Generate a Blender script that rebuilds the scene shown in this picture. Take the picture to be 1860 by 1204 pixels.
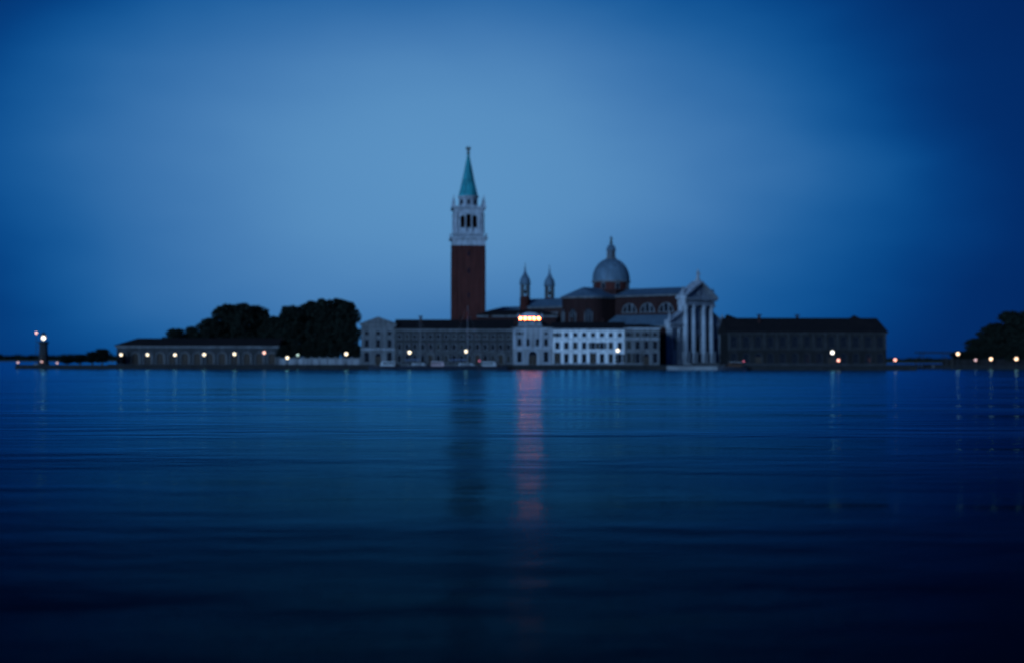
import bpy, bmesh, math, random
from math import pi, sin, cos, radians as R
from mathutils import Vector, Matrix
random.seed(7)
for o in list(bpy.data.objects): bpy.data.objects.remove(o)
scene = bpy.context.scene
col = scene.collection

# ------------------------------------------------------------------ camera
F = 2790.0; HOR = 652.0; CAMZ = 2.6
cam_d = bpy.data.cameras.new('camera'); cam = bpy.data.objects.new('camera', cam_d); col.objects.link(cam)
cam_d.sensor_width = 36; cam_d.lens = 36 * F / 1860
cam_d.clip_start = 0.5; cam_d.clip_end = 9000
cam.location = (0, 0, CAMZ)
cam.rotation_euler = (Matrix.Rotation(R(90) + math.atan((HOR - 602) / F), 3, 'X') @ Matrix.Rotation(R(0.09), 3, 'Z')).to_euler()
cam_d.dof.use_dof = True; cam_d.dof.focus_distance = 55; cam_d.dof.aperture_fstop = 0.38
scene.camera = cam

# ------------------------------------------------------------------ world (dusk sky)
def lin(r, g, b):
    f = lambda c: (c / 255 / 12.92) if c / 255 < 0.04045 else ((c / 255 + 0.055) / 1.055) ** 2.4
    return (f(r), f(g), f(b), 1)
world = bpy.data.worlds.new('World'); scene.world = world; world.use_nodes = True
nt = world.node_tree; N = nt.nodes; L = nt.links
for n in list(N): N.remove(n)
def nd(tree, t, **kw):
    n = tree.nodes.new(t)
    for k, v in kw.items(): setattr(n, k, v)
    return n
def mth(tree, op, a, b=None):
    n = tree.nodes.new('ShaderNodeMath'); n.operation = op
    for i, v in enumerate((a, b)):
        if v is None: continue
        if isinstance(v, (int, float)): n.inputs[i].default_value = v
        else: tree.links.new(v, n.inputs[i])
    return n.outputs[0]
out = nd(nt, 'ShaderNodeOutputWorld')
tc = nd(nt, 'ShaderNodeTexCoord'); sep = nd(nt, 'ShaderNodeSeparateXYZ'); L.new(tc.outputs['Generated'], sep.inputs[0])
az = mth(nt, 'ARCTAN2', sep.outputs[0], sep.outputs[1]); el = mth(nt, 'ARCSINE', sep.outputs[2])
AZ0 = math.atan((800 - 930) / F); EL0 = (HOR - 315) / F
da = mth(nt, 'SUBTRACT', az, AZ0); de0 = mth(nt, 'SUBTRACT', el, EL0); de = mth(nt, 'ADD', mth(nt, 'MULTIPLY', mth(nt, 'MAXIMUM', de0, 0.0), 1.95), mth(nt, 'MULTIPLY', mth(nt, 'MINIMUM', de0, 0.0), 1.75))
d = mth(nt, 'SQRT', mth(nt, 'ADD', mth(nt, 'MULTIPLY', da, da), mth(nt, 'MULTIPLY', de, de)))
# soft thin cloud unevenness
mp = nd(nt, 'ShaderNodeMapping'); mp.inputs['Scale'].default_value = (1, 1, 2.6); L.new(tc.outputs['Generated'], mp.inputs[0])
cl = nd(nt, 'ShaderNodeTexNoise'); cl.inputs['Scale'].default_value = 5; cl.inputs['Detail'].default_value = 3; cl.inputs['Roughness'].default_value = 0.45
L.new(mp.outputs[0], cl.inputs['Vector'])
dd = mth(nt, 'ADD', mth(nt, 'DIVIDE', d, R(47.5)), mth(nt, 'MULTIPLY', mth(nt, 'SUBTRACT', cl.outputs[0], 0.5), 0.10))
ramp = nd(nt, 'ShaderNodeValToRGB'); ramp.color_ramp.interpolation = 'B_SPLINE'
cr = ramp.color_ramp
stops = [(0.0, (92, 147, 196)), (0.11, (88, 143, 193)), (0.19, (70, 125, 181)), (0.27, (38, 102, 164)), (0.33, (13, 83, 149)), (0.38, (4, 61, 127)), (0.44, (2, 42, 102)), (0.55, (2, 37, 94)), (0.75, (2, 35, 91)), (1.0, (2, 35, 90))]
while len(cr.elements) < len(stops): cr.elements.new(0.5)
for e, (p, c) in zip(cr.elements, stops): e.position = p; e.color = lin(*c)
L.new(dd, ramp.inputs[0])
sky = nd(nt, 'ShaderNodeTexSky'); sky.sky_type = 'NISHITA'; sky.sun_disc = False
SUN_EL = 8.0; SUN_AZ = 207.0     # last light behind the camera
sky.sun_elevation = R(-3.0); sky.sun_rotation = R(SUN_AZ)
sky.ozone_density = 5
bg1 = nd(nt, 'ShaderNodeBackground'); bg1.inputs[1].default_value = 0.008; L.new(sky.outputs[0], bg1.inputs[0])
bg2 = nd(nt, 'ShaderNodeBackground'); bg2.inputs[1].default_value = 1.0; L.new(ramp.outputs[0], bg2.inputs[0])
ad = nd(nt, 'ShaderNodeAddShader'); L.new(bg1.outputs[0], ad.inputs[0]); L.new(bg2.outputs[0], ad.inputs[1]); L.new(ad.outputs[0], out.inputs[0])
# weak broad afterglow
sd = bpy.data.lights.new('sun', 'SUN'); sd.energy = 2.9; sd.angle = R(16); sd.color = (0.26, 0.53, 1.0)
so = bpy.data.objects.new('sun', sd); col.objects.link(so)
sdir = Vector((sin(R(SUN_AZ)) * cos(R(SUN_EL)), cos(R(SUN_AZ)) * cos(R(SUN_EL)), sin(R(SUN_EL))))
so.rotation_euler = (-sdir).to_track_quat('-Z', 'Y').to_euler(); so.location = (0, 0, 80)
vs = scene.view_settings; vs.view_transform = 'Standard'; vs.look = 'None'; vs.gamma = 1; vs.exposure = 0; vs.use_curve_mapping = False

# ------------------------------------------------------------------ helpers
def px(p, Y): return (p - 930) * Y / F
def pz(p, Y): return CAMZ + (HOR - p) * Y / F
M = {}
def mat(name, c1, c2=None, scale=1.0, rough=0.8, metal=0.0, bump=0.0, bscale=None, brick=None, emit=None, spec=0.15, streak=0.0):
    m = bpy.data.materials.new(name); m.use_nodes = True; t = m.node_tree; b = t.nodes['Principled BSDF']
    b.inputs['Roughness'].default_value = rough; b.inputs['Metallic'].default_value = metal; b.inputs['Specular IOR Level'].default_value = spec
    c2 = c2 or tuple(x * 0.7 for x in c1)
    tcn = nd(t, 'ShaderNodeTexCoord'); no = nd(t, 'ShaderNodeTexNoise'); no.inputs['Scale'].default_value = scale; no.inputs['Detail'].default_value = 6; no.inputs['Roughness'].default_value = 0.62
    t.links.new(tcn.outputs['Object'], no.inputs['Vector'])
    rp = nd(t, 'ShaderNodeValToRGB'); rp.color_ramp.elements[0].position = 0.32; rp.color_ramp.elements[1].position = 0.68
    rp.color_ramp.elements[0].color = (*c2, 1); rp.color_ramp.elements[1].color = (*c1, 1)
    t.links.new(no.outputs[0], rp.inputs[0]); csock = rp.outputs[0]
    if brick:
        br = nd(t, 'ShaderNodeTexBrick'); br.inputs['Scale'].default_value = 1; br.inputs['Brick Width'].default_value = 0.5; br.inputs['Row Height'].default_value = 0.16; br.inputs['Mortar Size'].default_value = 0.015
        mx = nd(t, 'ShaderNodeMapping'); mx.inputs['Rotation'].default_value = (R(90), 0, 0); t.links.new(tcn.outputs['Object'], mx.inputs[0]); t.links.new(mx.outputs[0], br.inputs['Vector'])
        t.links.new(csock, br.inputs['Color1']); br.inputs['Color2'].default_value = (*brick, 1); br.inputs['Mortar'].default_value = (0.05, 0.03, 0.026, 1)
        csock = br.outputs[0]
    if streak:   # rain streaks and dirt
        mp2 = nd(t, 'ShaderNodeMapping'); mp2.inputs['Scale'].default_value = (1.6, 1.6, 0.18); t.links.new(tcn.outputs['Object'], mp2.inputs[0])
        n2 = nd(t, 'ShaderNodeTexNoise'); n2.inputs['Scale'].default_value = 0.9; n2.inputs['Detail'].default_value = 5; t.links.new(mp2.outputs[0], n2.inputs['Vector'])
        r2 = nd(t, 'ShaderNodeValToRGB'); r2.color_ramp.elements[0].position = 0.35; r2.color_ramp.elements[1].position = 0.62
        k = 1 - streak; r2.color_ramp.elements[0].color = (k, k, k, 1); r2.color_ramp.elements[1].color = (1, 1, 1, 1); t.links.new(n2.outputs[0], r2.inputs[0])
        mm = nd(t, 'ShaderNodeMix', data_type='RGBA', blend_type='MULTIPLY'); mm.inputs[0].default_value = 1
        t.links.new(csock, mm.inputs[6]); t.links.new(r2.outputs[0], mm.inputs[7]); csock = mm.outputs[2]
    t.links.new(csock, b.inputs['Base Color'])
    if bump:
        nb = nd(t, 'ShaderNodeTexNoise'); nb.inputs['Scale'].default_value = bscale or scale * 4; nb.inputs['Detail'].default_value = 5; t.links.new(tcn.outputs['Object'], nb.inputs['Vector'])
        bp = nd(t, 'ShaderNodeBump'); bp.inputs['Strength'].default_value = 0.6; bp.inputs['Distance'].default_value = bump; t.links.new(nb.outputs[0], bp.inputs['Height']); t.links.new(bp.outputs[0], b.inputs['Normal'])
    if emit:
        b.inputs['Emission Color'].default_value = (*emit[0], 1); b.inputs['Emission Strength'].default_value = emit[1]
    M[name] = m; return m
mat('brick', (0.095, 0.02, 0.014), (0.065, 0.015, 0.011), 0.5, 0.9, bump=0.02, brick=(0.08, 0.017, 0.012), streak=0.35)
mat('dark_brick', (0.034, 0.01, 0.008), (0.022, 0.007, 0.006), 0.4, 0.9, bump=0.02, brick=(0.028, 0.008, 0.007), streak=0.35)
mat('white_stone', (0.43, 0.44, 0.45), (0.26, 0.27, 0.28), 0.7, 0.7, bump=0.02, streak=0.35)
mat('weathered_stone', (0.2, 0.2, 0.2), (0.11, 0.11, 0.11), 0.6, 0.8, bump=0.03, streak=0.4)
mat('cream_plaster', (0.84, 0.8, 0.74), (0.66, 0.63, 0.58), 0.35, 0.85, bump=0.02, streak=0.3)
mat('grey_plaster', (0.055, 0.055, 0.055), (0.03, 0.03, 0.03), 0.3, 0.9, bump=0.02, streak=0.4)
mat('pale_plaster', (0.3, 0.3, 0.295), (0.19, 0.19, 0.19), 0.3, 0.85, bump=0.02, streak=0.35)
mat('slate_plaster', (.15, .15, .148), (.09, .09, .09), 0.3, 0.85, bump=0.02, streak=0.4)
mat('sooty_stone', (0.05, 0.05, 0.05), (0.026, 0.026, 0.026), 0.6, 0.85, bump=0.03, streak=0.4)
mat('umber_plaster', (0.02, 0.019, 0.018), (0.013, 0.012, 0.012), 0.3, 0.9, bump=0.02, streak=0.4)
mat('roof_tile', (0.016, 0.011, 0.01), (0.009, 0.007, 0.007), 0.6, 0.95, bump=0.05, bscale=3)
mat('lead', (0.12, 0.18, 0.22), (0.08, 0.12, 0.15), 0.5, 0.55, bump=0.02, streak=0.3)
mat('copper', (0.05, 0.42, 0.42), (0.028, 0.2, 0.22), 0.5, 0.6, bump=0.02, streak=0.55)
mat('bronze', (0.08, 0.09, 0.075), (0.05, 0.06, 0.05), 2, 0.5, metal=0.4)
mat('glass', (0.012, 0.014, 0.018), (0.008, 0.009, 0.012), 1, 0.12, spec=0.5)
mat('window_wood', (0.03, 0.027, 0.024), None, 2, 0.7)
mat('door_wood', (0.05, 0.035, 0.025), None, 2, 0.7, bump=0.01)
mat('iron', (0.03, 0.032, 0.034), None, 3, 0.5, metal=0.3)
mat('quay_stone', (0.024, 0.023, 0.022), (0.012, 0.012, 0.012), 0.5, 0.85, bump=0.04)
mat('paving', (0.22, 0.22, 0.21), (0.13, 0.13, 0.13), 0.4, 0.85, bump=0.02)
mat('soil', (0.05, 0.05, 0.035), None, 0.4, 0.95, bump=0.05)
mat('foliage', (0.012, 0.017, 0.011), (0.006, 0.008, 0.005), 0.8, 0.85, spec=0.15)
mat('foliage_cypress', (0.022, 0.036, 0.022), (0.010, 0.018, 0.011), 0.8, 0.85, spec=0.15)
mat('bark', (0.06, 0.048, 0.038), None, 2, 0.9, bump=0.03)
mat('boat_white', (0.42, 0.41, 0.4), (0.3, 0.3, 0.29), 1, 0.35)
mat('boat_pink', (0.55, 0.36, 0.34), (0.45, 0.3, 0.29), 1, 0.5)
mat('boat_wood', (0.10, 0.045, 0.022), (0.06, 0.028, 0.015), 2, 0.4)
mat('boat_dark', (0.02, 0.025, 0.035), None, 1, 0.4)
mat('canvas', (0.10, 0.13, 0.2), None, 2, 0.9)
mat('mast_metal', (0.16, 0.16, 0.16), None, 2, 0.4, metal=0.6)
LW = (1.0, 0.82, 0.52)
mat('lamp_white', (0.8, 0.8, 0.8), None, 1, 0.4, emit=(LW, 2.8))
mat('lamp_bright', (0.8, 0.8, 0.8), None, 1, 0.4, emit=((1, 0.93, 0.76), 3.5))
mat('lamp_warm', (0.8, 0.8, 0.8), None, 1, 0.4, emit=((1, 0.62, 0.33), 3.4))
mat('lamp_pink', (0.8, 0.8, 0.8), None, 1, 0.4, emit=((1, 0.5, 0.32), 2.6))
mat('lamp_orange', (0.8, 0.8, 0.8), None, 1, 0.4, emit=((1, 0.36, 0.20), 3))
mat('lamp_faint', (0.8, 0.8, 0.8), None, 1, 0.4, emit=((0.55, 0.75, 0.5), 1.2))
mat('lamp_dim', (0.8, 0.8, 0.8), None, 1, 0.4, emit=((1, 0.5, 0.36), 1.1))
mat('lamp_red', (0.8, 0.8, 0.8), None, 1, 0.4, emit=((1, 0.05, 0.03), 1.2))
mat('flood_red', (0.8, 0.5, 0.4), None, 1, 0.4, emit=((1, 0.07, 0.018), 130))

def tag(o, label=None, cat=None, group=None, kind=None):
    for k, v in (('label', label), ('category', cat), ('group', group), ('kind', kind)):
        if v: o[k] = v
    return o
def thing(name, label, cat, loc=(0, 0, 0), rz=0, group=None):
    o = bpy.data.objects.new(name, None); col.objects.link(o); o.location = loc; o.rotation_euler = (0, 0, rz)
    o.empty_display_size = 0.3
    return tag(o, label, cat, group)
def copy_tree(o, parent=None):
    c = o.copy(); col.objects.link(c); c.parent = parent
    for ch in [x for x in bpy.data.objects if x.parent == o]: copy_tree(ch, c)
    return c
def link(name, me, m, parent=None, loc=None, rz=0):
    o = bpy.data.objects.new(name, me); col.objects.link(o)
    if m is not None and not me.materials: me.materials.append(M[m])
    if parent is not None: o.parent = parent
    if loc is not None: o.location = loc
    if rz: o.rotation_euler = (0, 0, rz)
    return o

class MB:
    def __init__(s): s.v = []; s.f = []; s.sm = []
    def add(s, vs, fs, smooth=False):
        n = len(s.v); s.v += [tuple(v) for v in vs]; s.f += [[i + n for i in f] for f in fs]; s.sm += [smooth] * len(fs); return s
    def box(s, x0, x1, y0, y1, z0, z1):
        return s.add([(x0, y0, z0), (x1, y0, z0), (x1, y1, z0), (x0, y1, z0), (x0, y0, z1), (x1, y0, z1), (x1, y1, z1), (x0, y1, z1)],
                     [(0, 3, 2, 1), (4, 5, 6, 7), (0, 1, 5, 4), (1, 2, 6, 5), (2, 3, 7, 6), (3, 0, 4, 7)])
    def prism_y(s, pts, y0, y1):      # polygon in (x,z), counter-clockwise seen from -y, extruded along y
        n = len(pts); vs = [(x, y0, z) for x, z in pts] + [(x, y1, z) for x, z in pts]
        return s.add(vs, [list(range(n)), list(range(2 * n - 1, n - 1, -1))] + [(i, i + n, (i + 1) % n + n, (i + 1) % n) for i in range(n)])
    def prism_x(s, pts, x0, x1):      # polygon in (y,z)
        n = len(pts); vs = [(x0, y, z) for y, z in pts] + [(x1, y, z) for y, z in pts]
        return s.add(vs, [list(range(n - 1, -1, -1)), list(range(n, 2 * n))] + [(i, (i + 1) % n, (i + 1) % n + n, i + n) for i in range(n)])
    def prism_z(s, pts, z0, z1):
        n = len(pts); vs = [(x, y, z0) for x, y in pts] + [(x, y, z1) for x, y in pts]
        return s.add(vs, [list(range(n - 1, -1, -1)), list(range(n, 2 * n))] + [(i, (i + 1) % n, (i + 1) % n + n, i + n) for i in range(n)])
    def lathe(s, prof, cx=0, cy=0, n=16, a0=0, a1=2 * pi, smooth=True):   # prof: (r,z) from bottom to top
        full = abs(a1 - a0 - 2 * pi) < 1e-6; k = n if full else n + 1
        vs = []; fs = []
        for r, z in prof:
            for i in range(k):
                a = a0 + (a1 - a0) * i / n; vs.append((cx + r * cos(a), cy + r * sin(a), z))
        for j in range(len(prof) - 1):
            for i in range(n):
                i2 = (i + 1) % k; fs.append((j * k + i, j * k + i2, (j + 1) * k + i2, (j + 1) * k + i))
        s.add(vs, fs, smooth)
        if full:
            s.add([vs[i] for i in range(k)], [list(range(k - 1, -1, -1))]); s.add([vs[(len(prof) - 1) * k + i] for i in range(k)], [list(range(k))])
        return s
    def tube(s, p0, p1, r0, r1=None, n=8):
        r1 = r0 if r1 is None else r1; p0 = Vector(p0); p1 = Vector(p1); q = (p1 - p0).to_track_quat('Z', 'Y'); vs = []
        for p, r in ((p0, r0), (p1, r1)):
            for i in range(n): vs.append(p + q @ Vector((r * cos(2 * pi * i / n), r * sin(2 * pi * i / n), 0)))
        s.add(vs, [(i, (i + 1) % n, (i + 1) % n + n, i + n) for i in range(n)], True)
        return s.add([vs[i] for i in range(n)], [list(range(n - 1, -1, -1))]).add([vs[i + n] for i in range(n)], [list(range(n))])
    def ball(s, c, r, n=10, m=6, sz=1.0):
        return s.lathe([(max(r * sin(pi * j / m), 0.001), c[2] - r * sz * cos(pi * j / m)) for j in range(m + 1)], c[0], c[1], n)
    def mesh(s, name):
        me = bpy.data.meshes.new(name); me.from_pydata(s.v, [], s.f); me.polygons.foreach_set('use_smooth', s.sm); me.update(); return me
    def build(s, name, m, parent=None, **kw): return link(name, s.mesh(name), m, parent, **kw)

def wall_mesh(mb, x0, x1, z0, z1, y0, y1, ops):
    """wall with openings (cx, z0, w, h, arched) as solid slab between y0 (front) and y1"""
    xs = {x0, x1}; zs = {z0, z1}
    for cx, oz, w, h, a in ops:
        xs |= {cx - w / 2, cx + w / 2}; zs |= {oz, oz + h}
    xs = sorted(xs); zs = sorted(zs)
    inside = lambda x, z: any(abs(x - cx) < w / 2 and oz < z < oz + h for cx, oz, w, h, a in ops)
    I = len(xs); J = len(zs); hole = {}
    for i in range(I - 1):
        for j in range(J - 1): hole[i, j] = inside((xs[i] + xs[i + 1]) / 2, (zs[j] + zs[j + 1]) / 2)
    vs = [(xs[i], y, zs[j]) for y in (y0, y1) for j in range(J) for i in range(I)]
    V = lambda i, j, b: b * I * J + j * I + i
    fs = []
    solid = lambda i, j: 0 <= i < I - 1 and 0 <= j < J - 1 and not hole[i, j]
    for i in range(I - 1):
        for j in range(J - 1):
            if hole[i, j]: continue
            fs.append((V(i, j, 0), V(i + 1, j, 0), V(i + 1, j + 1, 0), V(i, j + 1, 0)))
            fs.append((V(i, j, 1), V(i, j + 1, 1), V(i + 1, j + 1, 1), V(i + 1, j, 1)))
            if not solid(i - 1, j): fs.append((V(i, j, 0), V(i, j + 1, 0), V(i, j + 1, 1), V(i, j, 1)))
            if not solid(i + 1, j): fs.append((V(i + 1, j, 0), V(i + 1, j, 1), V(i + 1, j + 1, 1), V(i + 1, j + 1, 0)))
            if not solid(i, j - 1): fs.append((V(i, j, 0), V(i, j, 1), V(i + 1, j, 1), V(i + 1, j, 0)))
            if not solid(i, j + 1): fs.append((V(i, j + 1, 0), V(i + 1, j + 1, 0), V(i + 1, j + 1, 1), V(i, j + 1, 1)))
    mb.add(vs, fs)
    for cx, oz, w, h, a in ops:       # spandrels of arched heads
        if not a: continue
        r = w / 2; zt = oz + h; n = 7
        for sgn in (-1, 1):
            for k in range(n):
                t0 = pi / 2 * k / n; t1 = pi / 2 * (k + 1) / n
                p = [(cx + sgn * r, zt), (cx + sgn * r * cos(t0), zt - r + r * sin(t0)), (cx + sgn * r * cos(t1), zt - r + r * sin(t1))]
                if k == 0: p = [(cx + sgn * r, zt), (cx + sgn * r, zt - r), p[2]]
                if sgn > 0: p = [p[0], p[2], p[1]]
                else: p = p[:]
                if k == n - 1: p = p
                mb.prism_y(p if sgn < 0 else p, y0 + 0.002, y1 - 0.002)
    return mb

_wcache = {}; _scache = {}; _wr = random.Random(5)
def window(parent, cx, z0, w, h, arched, y, stone='white_stone', sill=True, bars=(1, 2), depth=0.22, proud=0.05, cw=0.16):
    """window part at wall front y (local): casing mesh with children pane and sill"""
    key = (round(w, 3), round(h, 3), arched, stone, bars, depth, proud, cw, sill)
    if key not in _wcache:
        c = MB(); r = w / 2
        zt = h - (r if arched else 0)
        c.box(-r - cw, -r + 0.004, -proud, 0.12, 0, zt); c.box(r - 0.004, r + cw, -proud, 0.12, 0, zt)
        if arched:
            n = 10
            for k in range(n):
                t0 = pi * k / n; t1 = pi * (k + 1) / n; ro = r + cw; ri = r - 0.004
                c.prism_y([(ri * cos(t0), zt + ri * sin(t0)), (ro * cos(t0), zt + ro * sin(t0)), (ro * cos(t1), zt + ro * sin(t1)), (ri * cos(t1), zt + ri * sin(t1))], -proud, 0.12)
        else: c.box(-r - cw, r + cw, -proud - 0.02, 0.12, h - 0.004, h + cw)
        cm = c.mesh('window')
        p = MB()
        if arched:
            pts = [(-r + 0.01, 0.01), (r - 0.01, 0.01)] + [((r - 0.01) * cos(pi * k / 10), zt + (r - 0.01) * sin(pi * k / 10)) for k in range(11)]
            p.prism_y(pts, depth, depth + 0.04)
        else: p.box(-r + 0.01, r - 0.01, depth, depth + 0.04, 0.01, h - 0.01)
        pm = p.mesh('pane')
        b = MB(); t = 0.045
        for i in range(bars[0]): bx = -r + w * (i + 1) / (bars[0] + 1); b.box(bx - t, bx + t, depth - 0.06, depth - 0.004, 0.02, h - 0.03)
        for i in range(bars[1]): bz = zt * (i + 1) / (bars[1] + 1); b.box(-r + 0.015, r - 0.015, depth - 0.05, depth - 0.008, bz - t, bz + t)
        bm_ = b.mesh('glazing_bars') if b.v else None
        s = MB().box(-r - cw - 0.08, r + cw + 0.08, -proud - 0.1, 0.1, -0.16, -0.002).mesh('sill') if sill else None
        _wcache[key] = (cm, pm, bm_, s)
    cm, pm, bm_, s = _wcache[key]
    o = link('window', cm, stone, parent, loc=(cx, y, z0))
    link('pane', pm, 'glass', o)
    if bm_: link('glazing_bars', bm_, 'window_wood', o)
    if not arched and _wr.random() < 0.4:
        kk = (round(w, 3), round(h, 3)); open_ = _wr.random() < 0.5
        if (kk, open_) not in _scache:
            r_ = w / 2; pair = []
            for sg in (-1, 1):
                q = MB()
                xa, xb = sorted((sg * 0.01, sg * (r_ - 0.02))) if not open_ else sorted((sg * (r_ + 0.17), sg * (2 * r_ + 0.14)))
                ya = 0.06 if not open_ else -0.09
                q.box(xa, xb, ya, ya + 0.05, 0.03, h - 0.03)
                for zz in (0.12, 0.52): q.box(xa + 0.06, xb - 0.06, ya - 0.02, ya + 0.001, h * zz, h * (zz + 0.34))
                pair.append(q.mesh('shutter'))
            _scache[kk, open_] = pair
        for q in _scache[kk, open_]: link('shutter', q, 'window_wood', o)
    if s: link('sill', s, stone, o)
    return o
def door(parent, cx, z0, w, h, arched, y, stone='white_stone'):
    c = MB(); r = w / 2; cw = 0.22; zt = h - (r if arched else 0)
    c.box(-r - cw, -r + 0.004, -0.07, 0.12, 0, zt); c.box(r - 0.004, r + cw, -0.07, 0.12, 0, zt)
    if arched:
        for k in range(10):
            t0 = pi * k / 10; t1 = pi * (k + 1) / 10; ro = r + cw; ri = r - 0.004
            c.prism_y([(ri * cos(t0), zt + ri * sin(t0)), (ro * cos(t0), zt + ro * sin(t0)), (ro * cos(t1), zt + ro * sin(t1)), (ri * cos(t1), zt + ri * sin(t1))], -0.07, 0.12)
    else: c.box(-r - cw - 0.1, r + cw + 0.1, -0.16, 0.12, h - 0.004, h + 0.25)
    o = c.build('doorway', stone, parent, loc=(cx, y, z0))
    for s in (-1, 1):
        p = MB().box(min(0.015 * s, (r - 0.02) * s), max(0.015 * s, (r - 0.02) * s), 0.3, 0.36, 0.02, zt)
        for k in range(3): p.box(min(0.15 * s, (r - 0.15) * s), max(0.15 * s, (r - 0.15) * s), 0.27, 0.30, zt * (0.06 + 0.31 * k), zt * (0.31 + 0.31 * k))
        p.build('door_leaf', 'door_wood', o)
    if arched: MB().prism_y([(-r + 0.01, zt + 0.02), (r - 0.01, zt + 0.02)] + [((r - 0.01) * cos(pi * k / 10), zt + 0.02 + (r - 0.03) * sin(pi * k / 10)) for k in range(1, 10)], 0.31, 0.35).build('fanlight', 'glass', o)
    return o
def hip_roof(mb, x0, x1, y0, y1, z0, z1, ov=0.5, hl=None, hr=None, t=0.18):
    """hip roof with ridge along x; hl/hr = hip run at each end (None = depth/2, 0 = gable)"""
    d2 = (y1 - y0) / 2; ym = (y0 + y1) / 2; hl = d2 if hl is None else hl; hr = d2 if hr is None else hr
    sl = (z1 - z0) / d2; ze = z0 - sl * ov * 0.0
    a = [(x0 - ov, y0 - ov, ze), (x1 + ov, y0 - ov, ze), (x1 + ov, y1 + ov, ze), (x0 - ov, y1 + ov, ze), (x0 - (ov if not hl else 0) + hl, ym, z1), (x1 + (ov if not hr else 0) - hr, ym, z1)]
    b = [(x, y, z - t) for x, y, z in a[:4]]
    return mb.add(a + b, [(0, 1, 5, 4), (1, 2, 5), (2, 3, 4, 5), (3, 0, 4), (9, 8, 7, 6), (0, 6, 7, 1), (1, 7, 8, 2), (2, 8, 9, 3), (3, 9, 6, 0)])
def rect_building(root, W, D, H, wallm, roofm, ridge, ops_front, base=0.0, cornice='white_stone', ov=0.45, hl=None, hr=None, ops_right=(), ops_left=(), winkw=None, chimneys=()):
    """local: front at y=0 facing -y, x from 0..W, z from 0"""
    winkw = winkw or {}
    T = 0.5
    MBf = wall_mesh(MB(), 0, W, base, H, 0, T, [o[:5] for o in ops_front]); MBf.build('front_wall', wallm, root)
    for o in ops_front:
        if o[5] == 'd': door(root, o[0], o[1], o[2], o[3], o[4], 0, winkw.get('stone', 'white_stone'))
        elif o[5] == 'v': pass
        else: window(root, o[0], o[1], o[2], o[3], o[4], 0, **winkw)
    for name, xx, ops, rz in (('side_wall', W, ops_right, pi / 2), ('side_wall', 0, ops_left, -pi / 2)):
        wm = wall_mesh(MB(), -D / 2 + T + 0.002, D / 2 - T - 0.002, base, H - 0.002, 0, T, [o[:5] for o in ops])
        s = wm.build(name, wallm, root, loc=(xx, D / 2, 0), rz=rz)
        for o in ops: window(s, o[0], o[1], o[2], o[3], o[4], 0, **winkw)
    MB().box(0, W, D - T, D, base, H).build('back_wall', wallm, root)
    if cornice:
        c = MB(); e = 0.22
        c.box(-e, W + e, -e, D + e, H + 0.003, H + 0.28); c.box(-e - 0.16, W + e + 0.16, -e - 0.16, D + e + 0.16, H + 0.283, H + 0.42)
        c.build('cornice', cornice, root); z = H + 0.424
    else: z = H + 0.2
    rf = hip_roof(MB(), 0, W, 0, D, z + 0.18, ridge, ov, hl, hr).build('roof', roofm, root)
    for cx, cy, ch in chimneys:
        c = MB(); zt = ridge - 0.4; c.box(cx - 0.35, cx + 0.35, cy - 0.35, cy + 0.35, z + 0.3, zt + ch); c.box(cx - 0.28, cx + 0.28, cy - 0.28, cy + 0.28, zt + ch, zt + ch + 0.5)
        c.prism_z([(cx - 0.6, cy - 0.6), (cx + 0.6, cy - 0.6), (cx + 0.6, cy + 0.6), (cx - 0.6, cy + 0.6)], zt + ch + 0.5, zt + ch + 0.75)
        c.build('chimney', 'dark_brick', rf)
    return rf

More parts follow.
